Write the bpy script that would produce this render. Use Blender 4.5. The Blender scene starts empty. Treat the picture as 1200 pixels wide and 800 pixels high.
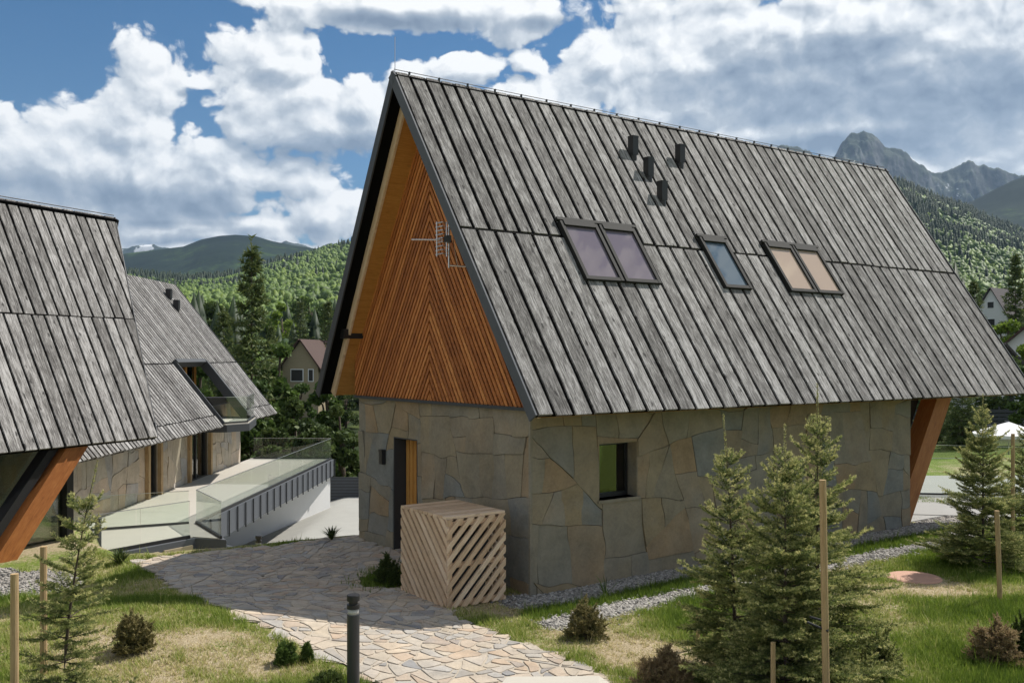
import bpy, math, random
import numpy as np
from mathutils import Vector, Matrix
C = bpy.context.scene.collection
SC = bpy.context.scene
R = math.radians
F = 1117.0; CX = 600.0; HY = 417.0; CZ = 3.73

# ------------------------------------------------------------------ camera
cam_d = bpy.data.cameras.new('camera'); cam = bpy.data.objects.new('camera', cam_d); C.objects.link(cam)
cam.location = (0, 0, CZ); cam.rotation_euler = (R(90), 0, 0)
cam_d.sensor_width = 36.0; cam_d.lens = 36.0*F/1200.0; cam_d.shift_y = 17.0/1200.0
cam_d.clip_start = 0.2; cam_d.clip_end = 30000
SC.camera = cam
# ------------------------------------------------------------------ light
SUN_V = Vector((.643, .47, 1.0)).normalized()      # towards the sun
SUN_EL = math.asin(SUN_V.z); SUN_AZ = math.atan2(SUN_V.x, SUN_V.y)
sd = bpy.data.lights.new('sun', 'SUN'); so = bpy.data.objects.new('sun', sd); C.objects.link(so)
sd.energy = 5.0; sd.angle = R(0.5); sd.color = (1.0, .95, .88)
so.rotation_euler = (-SUN_V).to_track_quat('-Z', 'Y').to_euler(); so.location = (30, 20, 60)
SC.view_settings.view_transform = 'Standard'; SC.view_settings.look = 'None'
SC.view_settings.exposure = 0.32; SC.view_settings.gamma = 1.0; SC.view_settings.use_curve_mapping = False

# ------------------------------------------------------------------ node helper
class NT:
    def __init__(s, tree): s.t = tree; s.n = tree.nodes; s.l = tree.links
    def new(s, typ, **kw):
        n = s.n.new(typ)
        for k, v in kw.items(): setattr(n, k, v)
        return n
    def set(s, sock, v):
        if isinstance(v, bpy.types.NodeSocket): s.l.new(v, sock)
        elif v is not None:
            if hasattr(sock.default_value, '__len__') and not hasattr(v, '__len__'): v = (v,)*len(sock.default_value)
            if hasattr(v, '__len__') and len(sock.default_value) == 4 and len(v) == 3: v = (*v, 1)
            sock.default_value = v
    def m(s, op, a, b=None, c=None, clamp=False):
        n = s.new('ShaderNodeMath', operation=op, use_clamp=clamp)
        for i, v in enumerate((a, b, c)):
            if v is not None: s.set(n.inputs[i], v)
        return n.outputs[0]
    def vm(s, op, a, b=None, c=None):
        n = s.new('ShaderNodeVectorMath', operation=op)
        for i, v in enumerate((a, b, c)):
            if v is not None: s.set(n.inputs[i], v)
        return n.outputs['Value'] if op in ('LENGTH', 'DOT_PRODUCT', 'DISTANCE') else n.outputs[0]
    def mr(s, v, a, b, c=0., d=1., smooth=True):
        n = s.new('ShaderNodeMapRange', interpolation_type='SMOOTHSTEP' if smooth else 'LINEAR')
        for i, x in enumerate((v, a, b, c, d)): s.set(n.inputs[i], x)
        return n.outputs[0]
    def mix(s, f, a, b, blend='MIX'):
        n = s.new('ShaderNodeMix', data_type='RGBA', blend_type=blend)
        s.set(n.inputs[0], f); s.set(n.inputs[6], a); s.set(n.inputs[7], b)
        return n.outputs[2]
    def noise(s, vec, scale, detail=4, rough=.55, dist=0., dims='3D'):
        n = s.new('ShaderNodeTexNoise', noise_dimensions=dims)
        s.set(n.inputs['Vector'], vec); n.inputs['Scale'].default_value = scale
        n.inputs['Detail'].default_value = detail; n.inputs['Roughness'].default_value = rough
        n.inputs['Distortion'].default_value = dist
        return n.outputs[0]
    def vor(s, vec, scale, feature='F1', rnd=1.0, out=0):
        n = s.new('ShaderNodeTexVoronoi', feature=feature)
        s.set(n.inputs['Vector'], vec); n.inputs['Scale'].default_value = scale
        n.inputs['Randomness'].default_value = rnd
        return n.outputs[out]
    def ramp(s, v, stops):
        n = s.new('ShaderNodeValToRGB'); e = n.color_ramp.elements
        while len(e) < len(stops): e.new(.5)
        for i, (p, c) in enumerate(stops): e[i].position = p; e[i].color = (*c, 1) if len(c) == 3 else c
        s.set(n.inputs[0], v); return n.outputs[0]

# ------------------------------------------------------------------ world: Nishita sky and cumulus clouds
w = bpy.data.worlds.new('World'); SC.world = w; w.use_nodes = True
w.cycles.sampling_method = 'MANUAL'; w.cycles.sample_map_resolution = 512
t = NT(w.node_tree); t.n.clear()
out = t.new('ShaderNodeOutputWorld')
sky = t.new('ShaderNodeTexSky', sky_type='NISHITA', sun_disc=False)
sky.sun_elevation = SUN_EL; sky.sun_rotation = SUN_AZ; sky.altitude = 900; sky.air_density = 1.0; sky.dust_density = .1; sky.ozone_density = 1.6
bg1 = t.new('ShaderNodeBackground'); bg1.inputs[1].default_value = 0.058
hs = t.new('ShaderNodeHueSaturation'); hs.inputs['Saturation'].default_value = 1.45; t.l.new(sky.outputs[0], hs.inputs['Color'])
t.l.new(hs.outputs[0], bg1.inputs[0])
tc = t.new('ShaderNodeTexCoord').outputs['Generated']
sp = t.new('ShaderNodeSeparateXYZ'); t.l.new(tc, sp.inputs[0])
az = t.m('ARCTAN2', sp.outputs[0], sp.outputs[1])
hor = t.m('SQRT', t.m('ADD', t.m('MULTIPLY', sp.outputs[0], sp.outputs[0]), t.m('MULTIPLY', sp.outputs[1], sp.outputs[1])))
el = t.m('DIVIDE', sp.outputs[2], t.m('MAXIMUM', hor, .15))
cb = t.new('ShaderNodeCombineXYZ'); t.l.new(az, cb.inputs[0]); t.l.new(el, cb.inputs[1])
P0 = cb.outputs[0]
def pe(px, py):
    a = math.atan((px-CX)/F); return a, (HY-py)/F*math.cos(a)
BLOBS = [(178,92,48,44),(150,145,80,36),(322,66,60,52),(350,130,95,55),(430,125,68,46),(478,92,34,22),(50,185,100,48),(150,205,180,58),(290,205,105,42),(60,245,150,45),
 (215,268,165,16),(388,255,44,32),(460,10,180,24),(600,22,66,26),(552,84,44,28),(645,118,80,38),(625,72,32,18),(705,75,62,60),
 (790,70,130,95),(960,85,280,115),(1170,90,240,120),(1000,155,370,40),(1250,150,220,70),(1090,160,190,22),(1160,182,70,10),(228,92,22,8),(270,290,190,8),(300,345,600,42),(1000,300,700,60),(-150,200,170,70),(-60,262,160,30)]
SHADE = [(150,235,170,26),(330,185,110,22),(470,24,130,14),(980,110,190,50),(1140,115,170,62),(860,100,80,34),(60,262,120,20),(230,265,120,8),(1050,160,240,20),(1000,60,90,26),(640,28,60,12),(420,170,60,16)]
def field(P, lst, k=.18):
    cur = None
    for (x, y, rx, ry) in lst:
        a, e = pe(x, y); ia, ie = F/rx, F/ry
        v = t.vm('MULTIPLY_ADD', P, (ia, ie, 0), (-a*ia, -e*ie, 0)); ln = t.vm('LENGTH', v)
        if cur is None: cur = ln
        else: cur = t.m('SMOOTH_MIN', cur, ln, k)
    return cur
def ncol(vec, scale, det=2):
    n = t.new('ShaderNodeTexNoise'); t.set(n.inputs['Vector'], vec); n.inputs['Scale'].default_value = scale; n.inputs['Detail'].default_value = det
    return t.vm('SUBTRACT', n.outputs['Color'], (.5,.5,.5))
def density(P, detail):
    # domain warp gives curled edges; billows are inverted cell distances at three sizes
    W = t.vm('ADD', P, t.vm('MULTIPLY', ncol(P, 9, 3), (.055, .040, 0)))
    W2 = t.vm('ADD', W, t.vm('MULTIPLY', ncol(P, 42, 3), (.016, .013, 0)))
    def bil(sc): 
        v = t.new('ShaderNodeTexVoronoi', feature='F1', voronoi_dimensions='2D'); t.set(v.inputs['Vector'], t.vm('MULTIPLY', W2, (1, 1.2, 1))); v.inputs['Scale'].default_value = sc
        return v.outputs[0]
    f = field(W, BLOBS, .22)
    gen = t.m('MULTIPLY_ADD', t.noise(P, 2.6, 3, .5), -5.0, 3.45)
    spz = t.new('ShaderNodeSeparateXYZ'); t.l.new(P, spz.inputs[0])
    outm = t.m('MAXIMUM', t.mr(t.m('ABSOLUTE', spz.outputs[0]), .62, .85), t.mr(spz.outputs[1], .42, .6))
    f = t.m('ADD', t.m('MULTIPLY', f, t.m('SUBTRACT', 1, outm)), t.m('MULTIPLY', gen, outm))
    d = t.m('SUBTRACT', 1.09, f)
    d = t.m('ADD', d, t.m('MULTIPLY_ADD', bil(17), -.75, .34)); d = t.m('ADD', d, t.m('MULTIPLY_ADD', bil(40), -.38, .17))
    if detail > 4: d = t.m('ADD', d, t.m('MULTIPLY_ADD', bil(95), -.18, .08))
    return t.m('ADD', d, t.m('MULTIPLY_ADD', t.noise(W2, 60, detail, .62), .55, -.275))
D0 = density(P0, 7)
D1 = density(t.vm('ADD', P0, (.007, .012, 0)), 4)
cover = t.mr(D0, .01, .24)
cover = t.m('MULTIPLY', cover, t.mr(el, -.02, .03))
lit = t.m('MULTIPLY_ADD', t.m('SUBTRACT', D0, D1), .68, .76)          # bright where the cloud thins towards the light
thick = t.mr(D0, .3, 1.3)
shf = t.mr(t.m('ADD', field(P0, SHADE, .35), t.m('MULTIPLY_ADD', t.noise(P0, 8, 4, .55), 1.3, -.65)), 1.35, .15)
lit = t.m('SUBTRACT', lit, t.m('MULTIPLY', thick, .10)); lit = t.m('SUBTRACT', lit, t.m('MULTIPLY', shf, .50), clamp=True)
ccol = t.ramp(lit, [(0, (.17,.22,.30)), (.3, (.28,.335,.415)), (.55, (.43,.475,.53)), (.76, (.70,.725,.75)), (.96, (.95,.945,.93))])
bg2 = t.new('ShaderNodeBackground'); bg2.inputs[1].default_value = .92; t.l.new(ccol, bg2.inputs[0])
ms = t.new('ShaderNodeMixShader'); t.l.new(cover, ms.inputs[0]); t.l.new(bg1.outputs[0], ms.inputs[1]); t.l.new(bg2.outputs[0], ms.inputs[2])
t.l.new(ms.outputs[0], out.inputs[0])

# ------------------------------------------------------------------ numpy noise
def _hash(ix, iy, seed):
    h = (ix.astype(np.int64)*374761393 + iy.astype(np.int64)*668265263 + seed*974634777) & 0xffffffff
    h = ((h ^ (h >> 13))*1274126177) & 0xffffffff
    return ((h ^ (h >> 16)) & 0xffffff)/float(0xffffff)
def vnoise(x, y, seed=0):
    x = np.asarray(x, float); y = np.asarray(y, float)
    ix = np.floor(x); iy = np.floor(y); fx = x-ix; fy = y-iy
    fx = fx*fx*(3-2*fx); fy = fy*fy*(3-2*fy)
    a = _hash(ix, iy, seed); b = _hash(ix+1, iy, seed); c = _hash(ix, iy+1, seed); d = _hash(ix+1, iy+1, seed)
    return (a*(1-fx)+b*fx)*(1-fy)+(c*(1-fx)+d*fx)*fy
def fbm(x, y, o=4, seed=0, g=.5):
    s = 0; a = 1; n = 0
    for i in range(o):
        s = s + a*vnoise(np.asarray(x)*2**i, np.asarray(y)*2**i, seed+i*17); n += a; a *= g
    return s/n
def sstep(x, a, b):
    q = np.clip((np.asarray(x, float)-a)/(b-a), 0, 1); return q*q*(3-2*q)

# ------------------------------------------------------------------ terrain function
EX = [-60,-9.8,-9.2,-7.5,-6.6,-5.9,-3.1,0,10,60]; EY = [21.3,21.3,19.6,17.75,17.9,18.3,19.75,22,31,60]
def zt(x, y):
    x = np.asarray(x, float); y = np.asarray(y, float)
    z = .45*np.exp(-((x+4.6)/3.0)**2-((y-11.8)/2.4)**2)
    z = z+.13*np.clip(10.5-y, 0, 7)
    z = z+.05*(fbm(x*.6, y*.6, 3, 5)-.5)*(1-sstep(y, 24, 40))
    s = y-np.interp(x, EX, EY)
    z = z-(3.1*sstep(s, .1, 4.2)+np.clip((s-4.2)*.05, 0, .8))*(1-.72*sstep(x, 2, 9))
    z = z-1.1*sstep(-x, 6.3, 8.5)*sstep(s, 2.2, 5)
    z = z+.035*np.clip(y-70, 0, 240)
    return z
def G(px, py, dz=0.):
    """point of the ground seen at a pixel of the photograph"""
    u = (px-CX)/F; v = (HY-py)/F; d = 6.0
    while d < 400:
        if CZ+v*d < float(zt(u*d, d))+dz: break
        d += .02*max(1, d/20)
    return (u*d, d)
def at(px, py, d): return Vector(((px-CX)/F*d, d, CZ+(HY-py)/F*d))
def gz(x, y): return float(zt(x, y))

# ------------------------------------------------------------------ mesh builder
class MB:
    def __init__(s): s.v = []; s.f = []; s.r = []; s.uv = []; s.mi = []
    def poly(s, pts, r=.5, uv=None, mi=0):
        b = len(s.v); s.v += [tuple(p) for p in pts]; s.f.append(tuple(range(b, b+len(pts)))); s.r.append(r)
        s.uv += list(uv) if uv else [(0, 0)]*len(pts); s.mi.append(mi)
    def hexa(s, p, r=.5, uvs=None, mi=0):
        """8 points: bottom 0-3 ccw, top 4-7"""
        b = len(s.v); s.v += [tuple(q) for q in p]
        for fc in ((3,2,1,0),(4,5,6,7),(0,1,5,4),(1,2,6,5),(2,3,7,6),(3,0,4,7)):
            s.f.append(tuple(b+i for i in fc)); s.r.append(r); s.mi.append(mi)
            for i in fc: s.uv.append(uvs[i] if uvs else (0, 0))
    def box(s, x0, x1, y0, y1, z0, z1, r=.5, mi=0, uvscale=None):
        p = [(x0,y0,z0),(x1,y0,z0),(x1,y1,z0),(x0,y1,z0),(x0,y0,z1),(x1,y0,z1),(x1,y1,z1),(x0,y1,z1)]
        ax = int(np.argmax((x1-x0, y1-y0, z1-z0)))
        u = [(q[(ax+1) % 3]+q[(ax+2) % 3]*.7+r*13, q[ax]+r*31) for q in p]
        s.hexa(p, r, u, mi)
    def beam(s, a, b, wdt, hgt, up=(0,0,1), r=.5, mi=0):
        a = Vector(a); b = Vector(b); d = (b-a); L = d.length; d.normalize()
        sx = d.cross(Vector(up)); sx.normalize(); uy = sx.cross(d)
        o = []
        for (e, l) in ((a, 0), (b, L)):
            for (i, j) in ((-1,-1),(1,-1),(1,1),(-1,1)): o.append(e+sx*(wdt/2*i)+uy*(hgt/2*j))
        u = [((k % 4)*.13+r*13, (0 if k < 4 else L)+r*31) for k in range(8)]
        s.hexa(o, r, u, mi)
    def tube(s, pts, rad, n=8, r=.5, cap=True):
        pts = [Vector(p) for p in pts]; b = len(s.v)
        if not hasattr(rad, '__len__'): rad = [rad]*len(pts)
        for i, p in enumerate(pts):
            d = (pts[min(i+1, len(pts)-1)]-pts[max(i-1, 0)]).normalized()
            a = d.cross(Vector((0,0,1)) if abs(d.z) < .9 else Vector((1,0,0))).normalized(); c = d.cross(a)
            for k in range(n):
                th = 2*math.pi*k/n; s.v.append(tuple(p+a*(math.cos(th)*rad[i])+c*(math.sin(th)*rad[i])))
        for i in range(len(pts)-1):
            for k in range(n):
                k2 = (k+1) % n
                s.f.append((b+i*n+k, b+i*n+k2, b+(i+1)*n+k2, b+(i+1)*n+k)); s.r.append(r); s.mi.append(0)
                s.uv += [(k/n, i), ((k+1)/n, i), ((k+1)/n, i+1), (k/n, i+1)]
        if cap:
            for i0 in (0, len(pts)-1):
                s.f.append(tuple(b+i0*n+k for k in range(n))[::(-1 if i0 == 0 else 1)]); s.r.append(r); s.mi.append(0); s.uv += [(0,0)]*n
    def lathe(s, prof, n=24, c=(0,0), r=.5):
        b = len(s.v)
        for (rr, z) in prof:
            for k in range(n):
                th = 2*math.pi*k/n; s.v.append((c[0]+rr*math.cos(th), c[1]+rr*math.sin(th), z))
        for i in range(len(prof)-1):
            for k in range(n):
                k2 = (k+1) % n; s.f.append((b+i*n+k, b+i*n+k2, b+(i+1)*n+k2, b+(i+1)*n+k)); s.r.append(r); s.mi.append(0); s.uv += [(0,0)]*4
    def build(s, name, mats, parent=None, smooth=False):
        me = bpy.data.meshes.new(name); me.from_pydata(s.v, [], s.f)
        if not isinstance(mats, (list, tuple)): mats = [mats]
        for m_ in mats: me.materials.append(m_)
        if len(mats) > 1: me.polygons.foreach_set('material_index', s.mi)
        a = me.attributes.new('rnd', 'FLOAT', 'FACE'); a.data.foreach_set('value', s.r)
        ul = me.uv_layers.new(name='UVMap'); ul.data.foreach_set('uv', np.array(s.uv, dtype=np.float32).ravel())
        if smooth: me.polygons.foreach_set('use_smooth', [True]*len(s.f))
        me.update()
        o = bpy.data.objects.new(name, me); C.objects.link(o)
        if parent: o.parent = parent
        return o
def npmesh(name, V, Fc, rnd=None, mat=None, parent=None, smooth=False, attrs=None):
    """fast mesh from arrays; Fc is (n,3) or (n,4)"""
    me = bpy.data.meshes.new(name); k = Fc.shape[1]; n = len(Fc)
    me.vertices.add(len(V)); me.vertices.foreach_set('co', np.ascontiguousarray(V, dtype=np.float32).ravel())
    me.loops.add(n*k); me.loops.foreach_set('vertex_index', np.ascontiguousarray(Fc, dtype=np.int32).ravel())
    me.polygons.add(n); me.polygons.foreach_set('loop_start', np.arange(0, n*k, k, dtype=np.int32))
    if smooth: me.polygons.foreach_set('use_smooth', np.ones(n, bool))
    me.update(calc_edges=True)
    if rnd is not None:
        a = me.attributes.new('rnd', 'FLOAT', 'FACE'); a.data.foreach_set('value', np.ascontiguousarray(rnd, dtype=np.float32))
    for kk, vv in (attrs or {}).items():
        a = me.attributes.new(kk, 'FLOAT', 'POINT' if len(vv) == len(V) else 'FACE'); a.data.foreach_set('value', np.ascontiguousarray(vv, dtype=np.float32))
    if mat: me.materials.append(mat)
    o = bpy.data.objects.new(name, me); C.objects.link(o)
    if parent: o.parent = parent
    return o
def tag(o, label=None, cat=None, group=None, kind=None):
    if label: o['label'] = label
    if cat: o['category'] = cat
    if group: o['group'] = group
    if kind: o['kind'] = kind
    return o
def empty(name, loc=(0,0,0), rz=0.):
    o = bpy.data.objects.new(name, None); C.objects.link(o); o.location = loc; o.rotation_euler = (0,0,rz); o.empty_display_size = .2
    return o
def copy_tree(o, parent=None):
    c = o.copy(); C.objects.link(c); c.parent = parent
    for ch in [x for x in bpy.data.objects if x.parent == o]: copy_tree(ch, c)
    return c

# ------------------------------------------------------------------ materials
def mat(name):
    m = bpy.data.materials.new(name); m.use_nodes = True; t = NT(m.node_tree); b = m.node_tree.nodes['Principled BSDF']
    return m, t, b
def bump(t, b, h, strength=.5, dist=.01):
    n = t.new('ShaderNodeBump'); n.inputs['Strength'].default_value = strength; n.inputs['Distance'].default_value = dist
    t.set(n.inputs['Height'], h); t.l.new(n.outputs[0], b.inputs['Normal'])
def plain(name, col, rough=.6, metal=0., noise=.12, scale=6., spec=.5):
    m, t, b = mat(name)
    co = t.new('ShaderNodeTexCoord').outputs['Object']
    nz = t.noise(co, scale, 5, .6)
    f = t.m('MULTIPLY_ADD', nz, noise*2, 1-noise)
    c = t.vm('MULTIPLY', tuple(col), f) if False else None
    v = t.new('ShaderNodeVectorMath', operation='SCALE'); v.inputs[0].default_value = col; t.l.new(f, v.inputs['Scale'])
    t.l.new(v.outputs[0], b.inputs['Base Color'])
    b.inputs['Roughness'].default_value = rough; b.inputs['Metallic'].default_value = metal; b.inputs['Specular IOR Level'].default_value = spec
    bump(t, b, t.noise(co, scale*6, 3, .5), .15, .004)
    return m
def attr(t, name='rnd'):
    n = t.new('ShaderNodeAttribute'); n.attribute_name = name; return n.outputs['Fac']
def wood_boards(name, dark, mid, light, knots=.6, sx=26., sy=1.1, rough=.85, bd=.3, wd=.22):
    m, t, b = mat(name); uv = t.new('ShaderNodeUVMap').outputs[0]; r = attr(t)
    g1 = t.noise(t.vm('MULTIPLY', uv, (sx, sy*.8, 1)), 1, 6, .7, .35)
    g2 = t.noise(t.vm('MULTIPLY', uv, (sx*3.5, sy*2.5, 1)), 1, 4, .7)
    g3 = t.noise(t.vm('MULTIPLY', uv, (5, 2.2, 1)), 1, 5, .6)
    g4 = t.noise(t.vm('MULTIPLY', uv, (2.0, .35, 1)), 1, 3, .5)
    kv = t.vor(t.vm('MULTIPLY', t.vm('ADD', uv, t.vm('MULTIPLY', t.vm('SUBTRACT', t_noisecol(t, uv, 14), (.5,.5,.5)), (.05,.1,0))), (6.0, 2.6, 1)), 1)
    g5 = t.noise(t.vm('MULTIPLY', uv, (42, 3.6, 1)), 1, 6, .85, .3)
    f = t.m('ADD', t.m('MULTIPLY', g1, .30), t.m('MULTIPLY', g2, .22)); f = t.m('ADD', f, t.m('MULTIPLY_ADD', g5, .80, -.16))
    f = t.m('ADD', f, t.m('MULTIPLY_ADD', r, bd, -bd/2)); f = t.m('ADD', f, t.m('MULTIPLY_ADD', g3, .26, -.13))
    c = t.ramp(f, [(.5-wd, dark), (.5, mid), (.5+wd, light)])
    kn = t.m('MULTIPLY', t.mr(kv, .07, .19, 1, 0), t.mr(g4, .30, .40))
    c = t.mix(t.m('MULTIPLY', kn, knots), c, tuple(x*.35 for x in dark))
    t.l.new(c, b.inputs['Base Color']); b.inputs['Roughness'].default_value = rough; b.inputs['Specular IOR Level'].default_value = .3
    bump(t, b, t.m('ADD', g1, t.m('MULTIPLY', g2, .6)), .5, .012)
    return m
def t_noisecol(t, vec, scale):
    n = t.new('ShaderNodeTexNoise'); t.set(n.inputs['Vector'], vec); n.inputs['Scale'].default_value = scale; n.inputs['Detail'].default_value = 2
    return n.outputs['Color']
M = {}
M['roof'] = wood_boards('weathered_larch', (.045,.042,.039), (.172,.165,.156), (.43,.42,.405), knots=.85, bd=.10, wd=.125, sx=20.)
M['slat'] = wood_boards('oiled_larch_slats', (.22,.068,.019), (.47,.165,.045), (.72,.32,.10), knots=.25, sx=16, sy=.6, rough=.6)
M['glulam'] = wood_boards('oiled_glulam', (.17,.055,.016), (.32,.115,.032), (.44,.19,.06), knots=.2, sx=12, sy=.5, rough=.55)
M['soffit'] = wood_boards('soffit_wood', (.34,.135,.028), (.50,.235,.055), (.62,.32,.09), knots=.2, sx=8, sy=.5, rough=.6)
M['pale_wood'] = wood_boards('pale_larch', (.46,.31,.19), (.65,.47,.305), (.79,.62,.45), knots=.35, sx=14, sy=.8, rough=.7)
M['stake'] = wood_boards('stake_wood', (.24,.15,.07), (.42,.29,.15), (.56,.42,.25), knots=.4, sx=10, sy=.8)
M['black'] = plain('black_metal', (.016,.016,.017), .45)
M['anth'] = plain('anthracite_metal', (.04,.044,.048), .6)
M['frame'] = plain('bronze_grey_frame', (.024,.024,.022), .75, spec=.25)
M['grey_metal'] = plain('grey_sheet', (.075,.083,.095), .75)
M['under'] = plain('roof_membrane', (.004,.004,.004), .95, spec=.1)
M['conc'] = plain('pale_concrete', (.30,.295,.275), .8, noise=.1, scale=1.5)
M['asph'] = plain('driveway_paving', (.33,.325,.295), .85, noise=.12, scale=1.2)
M['render'] = plain('white_render', (.68,.68,.67), .85, noise=.05, scale=2)
M['beige'] = plain('beige_render', (.33,.275,.18), .85, noise=.08, scale=1)
M['deck'] = plain('terrace_tiles', (.46,.43,.37), .7, noise=.08, scale=2)
M['rust_roof'] = plain('brown_roof_tiles', (.06,.03,.022), .8, noise=.2)
M['dark_roof'] = plain('dark_roof_sheet', (.06,.05,.05), .8, noise=.2)
M['white'] = plain('white_fabric', (.78,.78,.78), .8, noise=.04)
M['cover'] = plain('terracotta_cover', (.46,.27,.19), .85, noise=.15, scale=8)
M['steel'] = plain('brushed_steel', (.55,.55,.56), .3, .9, noise=.05)
M['mortar'] = plain('sandy_mortar', (.40,.35,.28), .95, noise=.2, scale=9)
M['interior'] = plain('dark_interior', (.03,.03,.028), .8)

def stone_mat(name, stops, rough=.85, ns=3.0):
    m, t, b = mat(name); co = t.new('ShaderNodeTexCoord').outputs['Object']; r = attr(t)
    n1 = t.noise(co, ns, 5, .6, .4); n2 = t.noise(co, ns*9, 4, .65); n3 = t.noise(co, ns*.55, 3, .5)
    f = t.m('ADD', r, t.m('MULTIPLY_ADD', n3, .24, -.12))
    c = t.ramp(f, stops)
    v = t.new('ShaderNodeVectorMath', operation='SCALE'); t.l.new(c, v.inputs[0])
    t.l.new(t.m('ADD', t.m('MULTIPLY_ADD', n1, .9, .32), t.m('MULTIPLY_ADD', n2, .5, -.02)), v.inputs['Scale'])
    t.l.new(v.outputs[0], b.inputs['Base Color']); b.inputs['Roughness'].default_value = rough; b.inputs['Specular IOR Level'].default_value = .3
    bump(t, b, t.m('ADD', n1, t.m('MULTIPLY', n2, .35)), .6, .02)
    return m
M['stone'] = stone_mat('sandstone_cladding', [(0, (0.234,0.217,0.171)), (.2, (0.279,0.228,0.148)), (.42, (0.199,0.205,0.192)), (.55, (0.291,0.228,0.137)), (.7, (0.239,0.211,0.160)), (.88, (0.308,0.222,0.131)), (1, (0.262,0.234,0.182))], ns=2.2)
M['flag'] = stone_mat('sandstone_flags', [(0, (.28,.265,.245)), (.2, (.44,.37,.28)), (.4, (.36,.34,.31)), (.6, (.47,.385,.29)), (.75, (.40,.345,.28)), (.88, (.42,.32,.23)), (1, (.24,.235,.23))], ns=3.5)
M['joint'] = plain('dark_joint', (.12,.105,.082), .95)
M['gravel'] = stone_mat('gravel_stones', [(0, (.15,.145,.135)), (.4, (.27,.255,.23)), (.7, (.37,.345,.31)), (1, (.48,.46,.42))], ns=20)

def glass(name, tint=(.80,.92,.88), base_refl=.06, k=1.3):
    """clear sheet glass: Fresnel reflection over a tinted see-through"""
    m = bpy.data.materials.new(name); m.use_nodes = True; t = NT(m.node_tree); t.n.clear()
    o = t.new('ShaderNodeOutputMaterial'); tr = t.new('ShaderNodeBsdfTransparent'); tr.inputs[0].default_value = (*tint, 1)
    gl = t.new('ShaderNodeBsdfGlossy'); gl.inputs['Roughness'].default_value = .015
    fr = t.new('ShaderNodeFresnel'); fr.inputs[0].default_value = 1.5
    f = t.m('MULTIPLY_ADD', fr.outputs[0], k, base_refl*.3, clamp=True)
    mx = t.new('ShaderNodeMixShader'); t.l.new(f, mx.inputs[0]); t.l.new(tr.outputs[0], mx.inputs[1]); t.l.new(gl.outputs[0], mx.inputs[2])
    t.l.new(mx.outputs[0], o.inputs[0]); return m
M['glass'] = glass('rail_glass', (.955,.985,.965), k=.42)
M['pane'] = glass('window_glass', (.55,.62,.58), .3)
def tinted_pane(name, col):
    m, t, b = mat(name); b.inputs['Base Color'].default_value = (*col, 1); b.inputs['Roughness'].default_value = .9; b.inputs['Specular IOR Level'].default_value = 0
    b.inputs['Coat Weight'].default_value = .8; b.inputs['Coat Roughness'].default_value = .02; b.inputs['Coat IOR'].default_value = 1.6
    return m
M['glz1'] = tinted_pane('lavender_grey_pane', (.17,.145,.17)); M['glz2'] = tinted_pane('blue_grey_pane', (.09,.125,.16)); M['glz3'] = tinted_pane('warm_cream_pane', (.44,.34,.26))  # each pane has one even tint as base colour under a clear coat

def leaf_mat(name, stops, trans=.25, rough=.6):
    m, t, b = mat(name); r = attr(t); co = t.new('ShaderNodeTexCoord').outputs['Object']
    c = t.ramp(r, stops); t.l.new(c, b.inputs['Base Color']); b.inputs['Roughness'].default_value = rough; b.inputs['Specular IOR Level'].default_value = .25
    o = [n for n in t.n if n.type == 'OUTPUT_MATERIAL'][0]
    tl = t.new('ShaderNodeBsdfTranslucent'); t.l.new(c, tl.inputs[0])
    mx = t.new('ShaderNodeMixShader'); mx.inputs[0].default_value = trans
    t.l.new(b.outputs[0], mx.inputs[1]); t.l.new(tl.outputs[0], mx.inputs[2]); t.l.new(mx.outputs[0], o.inputs[0])
    return m
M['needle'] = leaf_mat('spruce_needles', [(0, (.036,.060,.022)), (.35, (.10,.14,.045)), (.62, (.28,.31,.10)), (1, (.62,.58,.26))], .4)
M['needle_far'] = leaf_mat('far_spruce_needles', [(0, (.030,.055,.020)), (.5, (.075,.115,.035)), (1, (.17,.20,.06))])
M['leaf'] = leaf_mat('broad_leaves', [(0, (.03,.055,.014)), (.5, (.075,.125,.028)), (1, (.16,.23,.05))], .35)
M['leaf_bright'] = leaf_mat('bright_leaves', [(0, (.07,.11,.015)), (.5, (.17,.25,.035)), (1, (.30,.38,.07))], .4)
M['leaf_dark'] = leaf_mat('dark_leaves', [(0, (.028,.045,.014)), (.5, (.065,.10,.026)), (1, (.13,.165,.045))], .3)
M['juniper'] = leaf_mat('juniper_needles', [(0, (.05,.055,.02)), (.4, (.14,.14,.05)), (.7, (.26,.22,.09)), (1, (.38,.32,.15))], .2)
M['heather'] = leaf_mat('heather_twigs', [(0, (.11,.085,.045)), (.45, (.30,.225,.12)), (.75, (.42,.30,.17)), (1, (.36,.35,.14))], .4)
M['grass'] = leaf_mat('grass_blades', [(0, (.085,.14,.02)), (.4, (.19,.27,.035)), (.62, (.32,.36,.08)), (.8, (.46,.42,.18)), (1, (.60,.50,.28))], .35)
M['bark'] = plain('bark', (.075,.055,.038), .9, noise=.3, scale=20)
M['forest'] = leaf_mat('forest_foliage', [(0, (.016,.032,.014)), (.42, (.036,.062,.020)), (.55, (.075,.125,.024)), (.8, (.135,.205,.034)), (1, (.21,.28,.05))], .15)
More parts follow.
